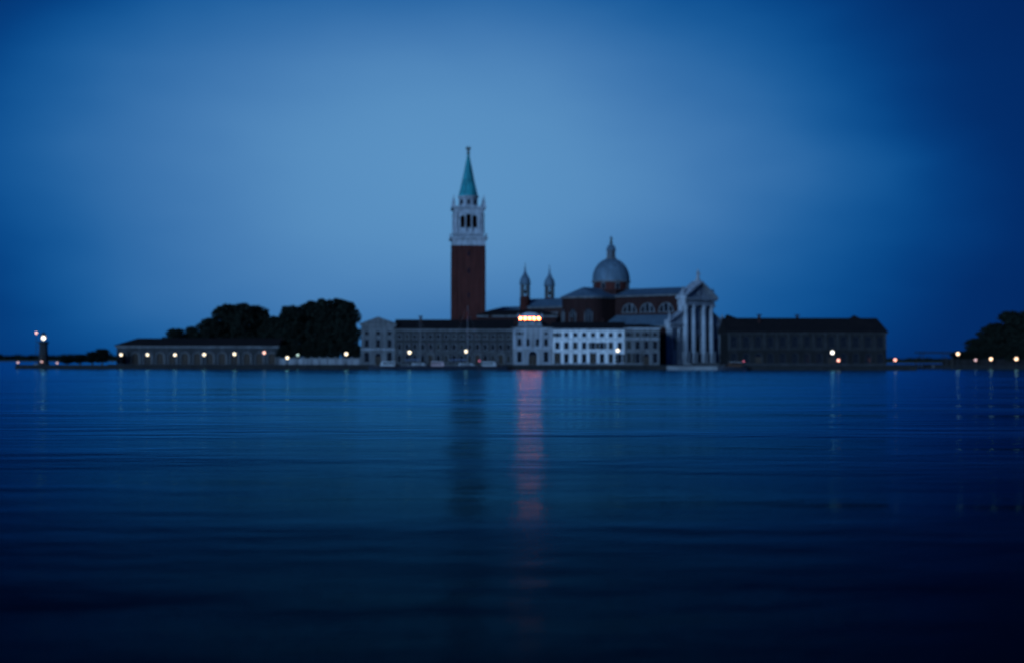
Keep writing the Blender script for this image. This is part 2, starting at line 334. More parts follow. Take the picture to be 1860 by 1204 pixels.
# ------------------------------------------------------------------ water
def make_water():
    m = bpy.data.materials.new('water'); m.use_nodes = True; t = m.node_tree; b = t.nodes['Principled BSDF']
    t.nodes.remove(b); mo = t.nodes['Material Output']
    body = nd(t, 'ShaderNodeBsdfDiffuse'); body.inputs['Color'].default_value = (0.0008, 0.003, 0.008, 1)
    gl = nd(t, 'ShaderNodeBsdfGlossy'); gl.inputs['Color'].default_value = (0.22, 0.74, 1.0, 1); gl.inputs['Roughness'].default_value = 0.14
    fr = nd(t, 'ShaderNodeFresnel'); fr.inputs['IOR'].default_value = 1.026
    mix = nd(t, 'ShaderNodeMixShader'); t.links.new(fr.outputs[0], mix.inputs[0]); t.links.new(body.outputs[0], mix.inputs[1]); t.links.new(gl.outputs[0], mix.inputs[2]); t.links.new(mix.outputs[0], mo.inputs[0])
    tcn = nd(t, 'ShaderNodeTexCoord')
    def noise(sx, sy, det, rough=0.55, off=0, rot=0):
        mpn = nd(t, 'ShaderNodeMapping'); mpn.inputs['Scale'].default_value = (sx, sy, 1); mpn.inputs['Location'].default_value = (off, off * 1.7, 0); mpn.inputs['Rotation'].default_value = (0, 0, R(rot))
        t.links.new(tcn.outputs['Object'], mpn.inputs[0])
        n = nd(t, 'ShaderNodeTexNoise'); n.inputs['Scale'].default_value = 1; n.inputs['Detail'].default_value = det; n.inputs['Roughness'].default_value = rough; t.links.new(mpn.outputs[0], n.inputs['Vector']); return n.outputs[0]
    swell = noise(0.05, 0.11, 2, off=11, rot=4); chop = noise(0.26, 0.50, 3, 0.5, off=3, rot=-6); rip = noise(1.6, 3.4, 4, 0.6, off=23, rot=8)
    calm = noise(0.028, 0.12, 3, 0.5, off=47, rot=3)
    rr = nd(t, 'ShaderNodeMapRange'); rr.inputs['From Min'].default_value = 0.35; rr.inputs['From Max'].default_value = 0.68; rr.inputs['To Min'].default_value = 0.35; rr.inputs['To Max'].default_value = 1.35; t.links.new(calm, rr.inputs['Value'])
    r2 = nd(t, 'ShaderNodeMapRange'); r2.inputs['From Min'].default_value = 0.36; r2.inputs['From Max'].default_value = 0.68; r2.inputs['To Min'].default_value = 0.09; r2.inputs['To Max'].default_value = 0.27; t.links.new(calm, r2.inputs['Value']); t.links.new(r2.outputs[0], gl.inputs['Roughness'])
    h = mth(t, 'ADD', mth(t, 'MULTIPLY', swell, 0.40), mth(t, 'MULTIPLY', mth(t, 'ADD', mth(t, 'MULTIPLY', chop, 0.17), mth(t, 'MULTIPLY', rip, 0.04)), rr.outputs[0]))
    bp = nd(t, 'ShaderNodeBump'); bp.inputs['Strength'].default_value = 1; bp.inputs['Distance'].default_value = 1.0; t.links.new(h, bp.inputs['Height']); [t.links.new(bp.outputs[0], q.inputs['Normal']) for q in (gl,)]
    b2 = nd(t, 'ShaderNodeBump'); b2.inputs['Strength'].default_value = 0.22; b2.inputs['Distance'].default_value = 1.0; t.links.new(h, b2.inputs['Height']); t.links.new(b2.outputs[0], fr.inputs['Normal'])
    M['water'] = m
    w = MB().add([(-3500, -200, 0), (3500, -200, 0), (3500, 5200, 0), (-3500, 5200, 0)], [(0, 1, 2, 3)]).build('water', 'water'); tag(w, kind='structure')
make_water()
# lagoon bed keeps the water from being a hanging sheet
bed = MB().box(-3500, 3500, -200, 5200, -8, -6).build('lagoon_bed', 'soil'); tag(bed, kind='structure')

# ------------------------------------------------------------------ quay (island)
QY = 379.0; QZ = 1.2
def quay(name, x0, x1, y0, y1, z, cop=0.35, step=5.0):
    o = MB().box(x0, x1, y0 + 0.12, y1, -3, z).build(name, 'paving'); tag(o, kind='structure')
    MB().box(x0 - 0.02, x1 + 0.02, y0, y0 + 0.117, -3, z - cop - 0.004).build('quay_wall', 'quay_stone', o)
    n = max(1, int((x1 - x0) / step)); me = None
    st = (x1 - x0) / n
    for i in range(n):
        if me is None: me = MB().box(0.02, st - 0.02, -0.06, 0.9, -cop, 0.03).mesh('coping_stone'); me.materials.append(M['quay_stone'])
        link('coping_stone', me, None, o, loc=(x0 + i * st, y0, z))
    return o
XL = px(196, QY); XR = px(1634, 396)
quay('island_quay', XL, XR, QY, 520, QZ)
quay('harbour_mole', px(28, 384), XL - 0.05, 384, 392, 1.0)
# stone steps down to the water in front of the church
st = thing('water_steps', 'broad stone steps from the church forecourt down to the water', 'steps', (px(1262, QY), QY - 0.07, 0))
for k in range(5): MB().box(-7, 7, -0.45 * (k + 1), -0.45 * k - 0.003, -2.5, QZ - 0.2 * (k + 1)).build('step', 'paving', st)

# ------------------------------------------------------------------ church
PHI = R(50); CY = 415.0; CX = px(1266, CY)
UX, UY = cos(PHI), sin(PHI)
def solve_v(p):      # axis distance v where the axis crosses pixel column p
    k = (p - 930) / F
    return (CX - k * CY) / (UY + k * UX)
church = thing('domed_church', 'white columned church with brick flank, lead dome and pedimented front', 'church', (CX, CY, QZ), PHI)
def cb(mb, name, m, parent=church, **kw): return mb.build(name, m, parent, **kw)
CH = 7.2; WG = 12.8
# central front wall
zc0, zc1 = 15.9, 17.9       # entablature
fw = wall_mesh(MB(), -CH, CH, 0, zc0, 0, 1.3, [(0, 0.6, 2.8, 6.6, True), (-4.35, 4.4, 1.5, 4.0, True), (4.35, 4.4, 1.5, 4.0, True)])
fwo = cb(fw, 'front_wall', 'white_stone')
# giant order
colm = MB().lathe([(0.95, 3.3), (0.95, 3.5), (0.86, 3.7), (0.80, 3.8), (0.78, 8), (0.70, 12.5), (0.64, 14.3), (0.70, 14.35), (0.64, 14.42)], n=18).mesh('column')
pedm = MB().box(-1.0, 1.0, -1.0, 0.75, 0.0, 0.5).box(-0.9, 0.9, -0.9, 0.75, 0.5, 2.9).box(-1.05, 1.05, -1.05, 0.75, 2.9, 3.3).mesh('pedestal')
capm = MB().lathe([(0.62, 14.42), (0.70, 14.9), (0.66, 15.0), (0.86, 15.45), (0.95, 15.6)], n=12).box(-0.98, 0.98, -0.98, 0.5, 15.6, zc0 - 0.003).mesh('capital')
for u in (-6.2, -2.5, 2.5, 6.2):
    c = link('column', colm, 'white_stone', church, loc=(u, -0.45, 0)); link('pedestal', pedm, 'white_stone', c); link('capital', capm, 'white_stone', c)
en = MB(); en.box(-CH - 0.1, CH + 0.1, -1.1, 1.4, zc0, zc0 + 0.7).box(-CH - 0.05, CH + 0.05, -1.0, 1.4, zc0 + 0.7, zc1 - 0.5)
en.box(-CH - 0.7, CH + 0.7, -1.7, 1.5, zc1 - 0.5, zc1)
for i in range(30): en.box(-CH - 0.4 + i * 0.51, -CH - 0.15 + i * 0.51, -1.5, -1.0, zc1 - 0.74, zc1 - 0.5)
ent = cb(en, 'entablature', 'white_stone')
ap = 22.5
pd = MB(); pd.prism_y([(-CH - 0.1, zc1 + 0.003), (CH + 0.1, zc1 + 0.003), (0, ap - 0.55)], -0.8, 1.3)
ped = cb(pd, 'pediment', 'white_stone')
for s in (-1, 1):
    p = [(s * (CH + 0.75), zc1 + 0.003), (s * (CH + 0.75), zc1 + 0.4), (0, ap), (0, ap - 0.62)]
    if s > 0: p = p
    else: p = p[::-1]
    MB().prism_y(p if s > 0 else p, -1.75, 1.45).build('raking_cornice', 'white_stone', ped)
MB().lathe([(0.9, 0), (0.95, 0.12), (0.7, 0.16)], n=16).build('oculus_moulding', 'white_stone', ped, loc=(0, -0.78, 19.4)).rotation_euler = (R(90), 0, 0)
# statues on the pediment
def statue(parent, loc, h, m='white_stone', wing=False, name='statue'):
    s = h / 2.6; b = MB()
    b.box(-0.45 * s, 0.45 * s, -0.45 * s, 0.45 * s, 0, 0.35 * s)
    b.lathe([(0.36 * s, 0.35 * s), (0.42 * s, 0.6 * s), (0.34 * s, 1.1 * s), (0.27 * s, 1.45 * s), (0.36 * s, 1.85 * s), (0.30 * s, 2.05 * s), (0.12 * s, 2.15 * s), (0.11 * s, 2.22 * s)], n=10)
    b.ball((0, 0, 2.38 * s), 0.19 * s, 8, 6, 1.2)
    b.tube((0.3 * s, 0, 1.92 * s), (0.55 * s, -0.15 * s, 1.45 * s), 0.11 * s, 0.09 * s); b.tube((0.55 * s, -0.15 * s, 1.45 * s), (0.5 * s, -0.4 * s, 1.75 * s), 0.09 * s, 0.07 * s)
    b.tube((-0.3 * s, 0, 1.92 * s), (-0.48 * s, 0, 1.4 * s), 0.11 * s, 0.08 * s)
    if wing:
        for g in (-1, 1): b.prism_y([(g * 0.1 * s, 1.9 * s), (g * 0.7 * s, 2.5 * s), (g * 0.85 * s, 1.9 * s), (g * 0.6 * s, 1.1 * s)][::g], 0.15 * s, 0.25 * s)
    return b.build(name, m, parent, loc=loc)
statue(church, (0, -0.3, ap - 0.02), 3.2); statue(church, (-CH - 0.1, -0.3, zc1 + 0.38), 2.5); statue(church, (CH + 0.1, -0.3, zc1 + 0.38), 2.5)
# niches, door, tablets
for u in (-4.35, 4.35):
    nb = cb(MB().lathe([(0.75, 0), (0.75, 3.25), (0.53, 3.78), (0.02, 4.0)], n=8, a0=0, a1=pi), 'niche', 'weathered_stone', loc=(u, 0.42, 4.4))
    statue(nb, (0, 0.1, 0.02), 2.6)
    cb(MB().box(-1.15, 1.15, -0.16, 0.02, 9.6, 11.4).box(-1.3, 1.3, -0.25, 0.02, 11.4, 11.65), 'tablet', 'white_stone', loc=(u, 0, 0))
dr = door(church, 0, 0.6, 2.8, 6.6, True, 0)
MB().box(-2.0, -1.55, -0.35, 0.0, 0, 7.3).box(1.55, 2.0, -0.35, 0.0, 0, 7.3).box(-2.3, 2.3, -0.5, 0.0, 7.3, 7.9).prism_y([(-2.4, 7.903), (2.4, 7.903), (0, 9.1)], -0.55, 0.0).build('portal', 'white_stone', dr)
for k in range(4): cb(MB().box(-CH + 0.2 - (3 - k) * 0.1, CH - 0.2 + (3 - k) * 0.1, -1.9 - (3 - k) * 0.4, -1.5 - (3 - k) * 0.4 + 0.397, 0.0, 0.15 * (k + 1)), 'step', 'paving')
# minor order: aisle fronts with half pediments
z1, z2 = 9.6, 10.9
for s in (-1, 1):
    a, b_ = (CH + 0.005, WG) if s > 0 else (-WG, -CH - 0.005)
    w = wall_mesh(MB(), a, b_, 0, z1, 0.35, 1.3, [(s * 10.0, 3.6, 1.5, 3.6, True)])
    cb(w, 'aisle_front', 'white_stone')
    nb = cb(MB().lathe([(0.75, 0), (0.75, 2.85), (0.53, 3.38), (0.02, 3.6)], n=8, a0=0, a1=pi), 'niche', 'weathered_stone', loc=(s * 10.0, 0.75, 3.6)); statue(nb, (0, 0.1, 0.02), 2.3)
    for u in (8.3, 11.9):
        cb(MB().box(-0.45, 0.45, -0.1, 0.35, 1.6, z1 - 0.9).box(-0.6, 0.6, -0.25, 0.35, 0, 1.6).box(-0.6, 0.6, -0.22, 0.35, z1 - 0.9, z1 - 0.003), 'pilaster', 'white_stone', loc=(s * u, 0, 0))
    e = MB(); x0, x1 = sorted((s * (CH + 0.105), s * (WG + 0.3))); e.box(x0, x1, -0.15, 1.35, z1, z2 - 0.4); x0, x1 = sorted((s * (CH + 0.105), s * (WG + 0.7))); e.box(x0, x1, -0.6, 1.4, z2 - 0.4, z2); cb(e, 'aisle_entablature', 'white_stone')
    p = [(s * (WG + 0.6), z2 + 0.003), (s * (WG + 0.6), z2 + 0.35), (s * (CH + 0.01), 13.9), (s * (CH + 0.01), z2 + 0.003)]
    cb(MB().prism_y(p if s > 0 else p[::-1], 0.0, 1.3), 'half_pediment', 'white_stone')
    p = [(s * (WG + 0.75), z2 + 0.36), (s * (WG + 0.75), z2 + 0.7), (s * (CH + 0.01), 14.3), (s * (CH + 0.01), 13.9)]
    cb(MB().prism_y(p if s > 0 else p[::-1], -0.5, 1.4), 'raking_cornice', 'white_stone')
    statue(church, (s * (WG + 0.1), 0.2, z2 + 0.68), 2.2)
# nave, aisles
VD = solve_v(1110); VT = solve_v(976); VE = solve_v(893)
ne = 18.4; nr = 21.0
thermal = [5.3, 11.4, 17.4]
for s in (-1, 1):
    rz = -pi / 2 if s < 0 else pi / 2
    # nave clerestory wall as a slab facing outwards; local x runs along the wall
    Lw = VD - 6.6 - 1.3; mid = 1.3 + Lw / 2
    ops = [(((t_ - mid) * (1 if s > 0 else -1)), 14.2, 4.4, 2.2, True) for t_ in thermal]
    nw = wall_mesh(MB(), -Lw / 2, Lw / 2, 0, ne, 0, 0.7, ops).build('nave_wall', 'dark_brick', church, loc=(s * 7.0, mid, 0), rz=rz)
    for o in ops:
        r = 2.2; g = MB().prism_y([(-r, 0.01), (r, 0.01)] + [(r * cos(pi * k / 12), r * sin(pi * k / 12)) for k in range(1, 12)], 0.35, 0.4).build('thermal_window', 'glass', nw, loc=(o[0], 0, 14.2))
        mu = MB()
        for xx in (-0.8, 0.8): mu.box(xx - 0.16, xx + 0.16, -0.04, 0.34, 0.0, 2.02)
        for k in range(12):
            t0 = pi * k / 12; t1 = pi * (k + 1) / 12
            mu.prism_y([(2.19 * cos(t0), 2.19 * sin(t0)), (2.45 * cos(t0), 2.45 * sin(t0)), (2.45 * cos(t1), 2.45 * sin(t1)), (2.19 * cos(t1), 2.19 * sin(t1))], -0.05, 0.1)
        mu.box(-2.6, 2.6, -0.12, 0.3, -0.2, -0.002); mu.build('window_frame', 'weathered_stone', g)
    cb(MB().box(min(s * 6.9, s * 7.5), max(s * 6.9, s * 7.5), 1.5, VD - 6.7, ne + 0.003, ne + 0.4), 'nave_cornice', 'weathered_stone')
    # aisle
    La = VD - 7.0 - 1.4; mida = 1.4 + La / 2
    ops = [(((t_ - mida) * (1 if s > 0 else -1)), 4.0, 1.8, 3.6, True) for t_ in thermal]
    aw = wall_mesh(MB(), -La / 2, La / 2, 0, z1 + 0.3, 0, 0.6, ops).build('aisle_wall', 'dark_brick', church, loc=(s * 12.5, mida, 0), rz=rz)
    for o in ops: window(aw, o[0], o[1], o[2], o[3], o[4], 0, stone='weathered_stone')
    x = sorted((s * 12.4, s * 12.9)); cb(MB().box(x[0], x[1], 1.45, VD - 7.1, z1 + 0.303, z1 + 0.7), 'aisle_cornice', 'weathered_stone')
    p = [(s * 13.2, z1 + 0.705), (s * 13.2, z1 + 0.9), (s * 7.02, 13.4), (s * 7.02, 13.1)]
    cb(MB().prism_y(p if s > 0 else p[::-1], 1.42, VD - 6.9), 'aisle_roof', 'lead')
rf = MB(); rf.prism_y([(-8.0, ne + 0.42), (8.0, ne + 0.42), (0, nr)], 1.5, VD - 2); cb(rf, 'nave_roof', 'lead')
# transept with apsed arms
te = 18.0; tr = 21.2
for s in (-1, 1):
    pts = [(0, -6.5), (13.0, -6.5)] + [(13.0 + 4.6 * sin(pi * k / 10), -6.5 * cos(pi * k / 10)) for k in range(1, 10)] + [(13.0, 6.5), (0, 6.5)]
    pts = [(s * a, b_ + VD) for a, b_ in pts]
    if s < 0: pts = pts[::-1]
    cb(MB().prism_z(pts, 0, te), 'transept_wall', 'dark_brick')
    cpts = [(x + (0.35 * s if abs(x) > 1 else 0), VD + (y - VD) * 1.06) for x, y in pts]; cb(MB().prism_z(cpts, te + 0.003, te + 0.45), 'transept_cornice', 'weathered_stone')
    # roof: gable along u, half cone at the apse
    r = MB(); n = 10
    ring = [(s * (13.0 + 5.2 * sin(pi * k / n)), VD - 7.1 * cos(pi * k / n), te + 0.453) for k in range(n + 1)]
    apx = (s * 13.0, VD, tr); r.add([apx] + ring, [((0, k + 1, k + 2) if s > 0 else (0, k + 2, k + 1)) for k in range(n)])
    q = [(0, VD - 7.1, te + 0.453), (s * 13.0, VD - 7.1, te + 0.453), apx, (0, VD, tr), (0, VD + 7.1, te + 0.453), (s * 13.0, VD + 7.1, te + 0.453)]
    r.add(q, [(0, 1, 2, 3), (3, 2, 5, 4)]); cb(r, 'transept_roof', 'lead')
    for ang in (-0.75, 0.0, 0.75):
        for k in (0,):
            hw = 0.9
            g = cb(MB().prism_y([(-hw, 10.6), (hw, 10.6), (hw, 14.2)] + [(hw * cos(pi * j / 8), 14.2 + hw * sin(pi * j / 8)) for j in range(1, 8)] + [(-hw, 14.2)], -0.02, 0.35), 'window', 'glass',
                   loc=(s * (13.0 + 4.6 * cos(ang)), VD + 6.5 * sin(ang), 0), rz=(pi / 2 if s > 0 else -pi / 2) + ang * s * 0.8)
            f = MB()
            for xx in (-hw - 0.2, hw - 0.02): f.box(xx, xx + 0.22, -0.15, 0.3, 10.5, 14.2)
            for xx in (-0.3, 0.3): f.box(xx - 0.06, xx + 0.06, -0.08, 0.3, 10.6, 14.9)
            f.box(-hw - 0.35, hw + 0.35, -0.22, 0.3, 10.3, 10.597); f.build('window_frame', 'weathered_stone', g)
# choir and retro-choir
def gable_block(u, v0, v1, e, r, wm='dark_brick', rm='lead', hip=0):
    cb(MB().box(-u, u, v0, v1, 0, e), 'choir_wall', wm); cb(MB().box(-u - 0.3, u + 0.3, v0, v1 + 0.3, e + 0.003, e + 0.4), 'choir_cornice', 'weathered_stone')
    z = e + 0.404
    cb(MB().add([(-u - 0.7, v0, z), (u + 0.7, v0, z), (u + 0.7, v1 + 0.6, z), (-u - 0.7, v1 + 0.6, z), (0, v0, r), (0, v1 + 0.6 - hip, r)], [(0, 3, 2, 1), (1, 2, 5, 4), (3, 0, 4, 5), (2, 3, 5), (0, 1, 4)]), 'choir_roof', rm)
gable_block(6.0, VD + 6.52, VT + 1.5, 16.0, 19.0)
gable_block(5.2, VT + 1.52, VE, 14.6, 16.9, hip=5)
for v in (VD + 10.5, VD + 15.5, VD + 20.0):
    for s in (-1, 1):
        g = cb(MB().box(-0.8, 0.8, -0.02, 0.3, 11.5, 14.4), 'window', 'glass', loc=(s * 6.0, v, 0), rz=(pi / 2 if s > 0 else -pi / 2))
        MB().box(-1.0, -0.79, -0.12, 0.2, 11.4, 14.5).box(0.79, 1.0, -0.12, 0.2, 11.4, 14.5).box(-1.1, 1.1, -0.2, 0.2, 14.5, 14.75).box(-1.1, 1.1, -0.2, 0.2, 11.1, 11.397).box(-0.07, 0.07, -0.08, 0.2, 11.4, 14.5).build('window_frame', 'weathered_stone', g)
# dome
cb(MB().box(-6.6, 6.6, VD - 6.6, VD + 6.6, te + 0.45, 20.6), 'crossing_block', 'dark_brick')
cb(MB().lathe([(5.15, 20.6), (5.15, 22.9)], 0, VD, 32), 'drum', 'brick')
cb(MB().lathe([(5.3, 22.9), (5.55, 23.05), (5.55, 23.35), (5.3, 23.4)], 0, VD, 32), 'drum_cornice', 'weathered_stone')
for k in range(8):
    a = k * pi / 4 + 0.2; g = cb(MB().box(-0.45, 0.45, -0.05, 0.3, 21.0, 22.6), 'window', 'glass', loc=(5.12 * cos(a), VD + 5.12 * sin(a), 0), rz=a + pi / 2)
    MB().box(-0.62, -0.44, -0.12, 0.2, 20.9, 22.7).box(0.44, 0.62, -0.12, 0.2, 20.9, 22.7).box(-0.62, 0.62, -0.12, 0.2, 22.6, 22.8).build('window_frame', 'weathered_stone', g)
dz = 23.4; dh = 6.4; dr_ = 5.25
dome = cb(MB().lathe([(dr_ * cos(pi / 2 * t_) if t_ < 0.98 else 0.3, dz + 0.35 * min(t_ * 8, 1) + (dh - 0.35) * sin(pi / 2 * t_)) for t_ in [i / 16 for i in range(17)]], 0, VD, 40), 'dome', 'lead')
for k in range(16):
    a = k * pi / 8; pr = [(dr_ * cos(pi / 2 * i / 12), dz + 0.35 * min(i / 1.5, 1) + (dh - 0.35) * sin(pi / 2 * i / 12)) for i in range(12)]
    r = MB(); w = 0.09
    vs_ = []; 
    for rr_, zz in pr:
        for sg in (-1, 1): vs_.append(((rr_ + 0.09) * cos(a) - sg * w * sin(a), (rr_ + 0.09) * sin(a) + sg * w * cos(a), zz + 0.05))
        for sg in (-1, 1): vs_.append(((rr_ - 0.1) * cos(a) - sg * w * sin(a), (rr_ - 0.1) * sin(a) + sg * w * cos(a), zz - 0.05))
    fs_ = []
    for i in range(11): b_ = i * 4; fs_ += [(b_, b_ + 1, b_ + 5, b_ + 4), (b_, b_ + 4, b_ + 6, b_ + 2), (b_ + 1, b_ + 3, b_ + 7, b_ + 5)]
    r.add(vs_, fs_); r.build('rib', 'lead', dome, loc=(0, VD, 0))
lan = cb(MB().lathe([(1.5, 29.4), (1.5, 29.9), (1.25, 30.0)], 0, VD, 16), 'lantern', 'weathered_stone')
for k in range(8):
    a = k * pi / 4; MB().tube((1.05 * cos(a), VD + 1.05 * sin(a), 29.95), (1.05 * cos(a), VD + 1.05 * sin(a), 32.0), 0.2, 0.17).build('lantern_column', 'weathered_stone', lan)
MB().lathe([(0.75, 29.9), (0.75, 32.0)], 0, VD, 12).build('lantern_core', 'lead', lan)
MB().lathe([(1.35, 32.0), (1.45, 32.3), (1.25, 32.4), (1.2, 32.9), (0.85, 33.4), (0.3, 33.75), (0.16, 34.0)], 0, VD, 16).build('lantern_cupola', 'lead', lan)
statue(lan, (0, VD, 33.95), 2.2, 'bronze')
# choir turrets
for u in (-5.7, 5.7):
    t_ = cb(MB().lathe([(1.5, 9.0), (1.5, 18.6), (1.62, 18.65), (1.62, 18.95), (1.4, 19.0), (1.4, 19.6)], u, VT, 14), 'bell_turret', 'brick')
    for k in range(6):
        a = k * pi / 3 + 0.3; MB().tube((u + 1.2 * cos(a), VT + 1.2 * sin(a), 19.6), (u + 1.2 * cos(a), VT + 1.2 * sin(a), 22.9), 0.26, 0.24).build('turret_pier', 'weathered_stone', t_)
    MB().lathe([(0.1, 20.3), (0.5, 20.35), (0.45, 20.7), (0.3, 21.2), (0.08, 21.4), (0.05, 22.9)], u, VT, 10).build('bell', 'bronze', t_)
    MB().lathe([(1.5, 22.9), (1.7, 23.1), (1.7, 23.35), (1.5, 23.4), (1.55, 23.9), (1.35, 24.7), (0.8, 25.6), (0.42, 26.4), (0.25, 27.2), (0.12, 27.6)], u, VT, 14).build('onion_cap', 'lead', t_)
    MB().ball((u, VT, 27.8), 0.28, 8, 6).tube((u, VT, 27.6), (u, VT, 29.4), 0.06).box(u - 0.35, u + 0.35, VT - 0.05, VT + 0.05, 28.7, 28.82).build('finial', 'bronze', t_)

# ------------------------------------------------------------------ campanile
TY = 446.0; tw = thing('bell_tower', 'tall red brick bell tower with white belfry and green conical spire', 'bell tower', (px(850, TY), TY, QZ), R(4))
zt = lambda p: pz(p, TY) - QZ
hw = 4.65; zb = zt(448)
tb = lambda mb, name, m, parent=tw, **kw: mb.build(name, m, parent, **kw)
tb(MB().box(-hw, hw, -hw, hw, 0, zb), 'shaft', 'brick')
for a in range(4):
    for x in (-1, 1):
        lz = tb(MB().box(x * (hw - 0.62) - 0.6, x * (hw - 0.62) + 0.6, -hw - 0.22, -hw + 0.002, 2.2, zb - 1.2), 'corner_lesene', 'brick'); lz.rotation_euler = (0, 0, a * pi / 2)
    for k, zz in enumerate((12, 19, 26, 31)):
        w_ = tb(MB().box(-0.25, 0.25, -hw - 0.03, -hw + 0.1, zz, zz + 1.4), 'slit_window', 'glass'); w_.rotation_euler = (0, 0, a * pi / 2)
        MB().box(-0.42, -0.24, -hw - 0.09, -hw + 0.05, zz - 0.1, zz + 1.5).box(0.24, 0.42, -hw - 0.09, -hw + 0.05, zz - 0.1, zz + 1.5).box(-0.42, 0.42, -hw - 0.1, -hw + 0.05, zz + 1.4, zz + 1.6).build('window_frame', 'brick', w_)
    ab = tb(MB().box(-hw + 1.2, hw - 1.2, -hw - 0.215, -hw + 0.001, zb - 1.2, zb), 'blind_arch_band', 'brick'); ab.rotation_euler = (0, 0, a * pi / 2)
tb(MB().box(-hw - 0.4, hw + 0.4, -hw - 0.4, hw + 0.4, 0, 2.2), 'base', 'weathered_stone')
def sq(mb, h, z0, z1): return mb.box(-h, h, -h, h, z0, z1)
zc = zt(425)
c = MB(); sq(c, hw + 0.25, zb + 0.003, zb + 0.5); sq(c, hw + 0.1, zb + 0.5, zb + 1.7); sq(c, hw + 0.45, zb + 1.7, zb + 2.0); sq(c, hw + 0.8, zb + 2.0, zb + 2.35); cor = tb(c, 'belfry_cornice', 'white_stone')
hb = 4.15; zu = zt(389)
c = MB(); sq(c, hb + 0.15, zb + 2.35, zc); tb(c, 'belfry_base', 'white_stone')
# balustrade above lower cornice
balm = MB().lathe([(0.07, 0), (0.12, 0.2), (0.05, 0.5), (0.08, 0.8)], n=6).mesh('baluster')
for a in range(4):
    e = MB().box(-hw - 0.5, hw + 0.5, -hw - 0.65, -hw - 0.4, zb + 3.17, zb + 3.32).build('balustrade_rail', 'white_stone', tw); e.rotation_euler = (0, 0, a * pi / 2)
    for i in range(15): link('baluster', balm, 'white_stone', e, loc=(-hw - 0.2 + i * 0.69, -hw - 0.52, zb + 2.352))
# belfry: three arched openings a side between corner piers
oh = zu - zc - 1.35
for a in range(4):
    w = wall_mesh(MB(), -hb + (0 if a % 2 == 0 else 0.9), hb - (0 if a % 2 == 0 else 0.9), zc + 0.002, zu, -hb, -hb + 0.85, [(-1.75, zc + 0.6, 1.35, oh, True), (0, zc + 0.6, 1.35, oh + 0.4, True), (1.75, zc + 0.6, 1.35, oh, True)])
    f = tb(w, 'belfry_wall', 'white_stone'); f.rotation_euler = (0, 0, a * pi / 2)
    for x in (-3.35, -0.88, 0.88, 3.35):
        k = MB().lathe([(0.34, zc + 0.1), (0.34, zc + 0.35), (0.27, zc + 0.45), (0.22, zu - 0.75), (0.30, zu - 0.6), (0.38, zu - 0.3)], n=10).build('belfry_column', 'white_stone', f, loc=(x, -hb - 0.15, 0))
    MB().box(-2.4, 2.4, -hb + 0.2, -hb + 0.4, zc + 0.603, zc + 1.5).build('parapet', 'white_stone', f)
tb(MB().box(-hb + 0.86, hb - 0.86, -hb + 0.86, hb - 0.86, zu - 0.4, zu - 0.05), 'belfry_ceiling', 'weathered_stone')
tb(MB().box(-hb + 1.7, hb - 1.7, -hb + 1.7, hb - 1.7, zc + 0.003, zu - 0.404), 'belfry_shade_core', 'dark_brick')  # solid dark core added inside the open belfry so its arches look shaded
zu2 = zt(376)
c = MB(); sq(c, hb + 0.25, zu + 0.003, zu + 0.5); sq(c, hb + 0.1, zu + 0.5, zu + 1.1); sq(c, hb + 0.5, zu + 1.1, zu + 1.4); sq(c, hb + 0.8, zu + 1.4, zu2 - 0.15); tb(c, 'upper_cornice', 'white_stone')
for sx in (-1, 1):
    for sy in (-1, 1):
        tb(MB().box(-0.45, 0.45, -0.45, 0.45, 0, 0.7).lathe([(0.3, 0.7), (0.42, 1.1), (0.25, 1.5), (0.12, 2.3), (0.05, 2.9)], n=8).ball((0, 0, 2.95), 0.16, 8, 5), 'corner_finial', 'white_stone', loc=(sx * (hb + 0.2), sy * (hb + 0.2), zu2 - 0.15))
zd = zt(357); rd = 2.7
drm = tb(MB().lathe([(rd + 0.3, zu2 - 0.15), (rd + 0.3, zu2 + 0.2), (rd, zu2 + 0.25), (rd, zd - 0.5), (rd + 0.2, zd - 0.45), (rd + 0.35, zd - 0.1), (rd + 0.35, zd)], n=24), 'drum', 'white_stone')
for k in range(8):
    a = k * pi / 4; g = MB().prism_y([(-0.4, 0), (0.4, 0), (0.4, 1.1)] + [(0.4 * cos(pi * j / 6), 1.1 + 0.4 * sin(pi * j / 6)) for j in range(1, 6)] + [(-0.4, 1.1)], -0.04, 0.3).build('drum_niche', 'glass', drm, loc=(rd * cos(a), rd * sin(a), zu2 + 0.55), rz=a + pi / 2)
    a += pi / 8; MB().box(-0.22, 0.22, -0.14, 0.2, 0, zd - zu2 - 0.7).build('drum_pilaster', 'white_stone', drm, loc=(rd * cos(a), rd * sin(a), zu2 + 0.2), rz=a + pi / 2)
zs = zt(283)
sp = tb(MB().lathe([(2.95, zd + 0.003), (2.95, zd + 0.15), (2.6, zd + 0.5), (1.6, zd + (zs - zd) * 0.42), (0.75, zd + (zs - zd) * 0.76), (0.28, zs)], n=24), 'spire', 'copper')
for k in range(12):
    a = k * pi / 6; MB().tube((2.66 * cos(a), 2.66 * sin(a), zd + 0.5), (0.30 * cos(a), 0.30 * sin(a), zs), 0.07, 0.04, 5).build('spire_rib', 'copper', sp)
MB().ball((0, 0, zs + 0.25), 0.42, 12, 8).build('ball', 'copper', sp)
statue(sp, (0, 0, zs + 0.55), 2.3, 'bronze', wing=True, name='angel')

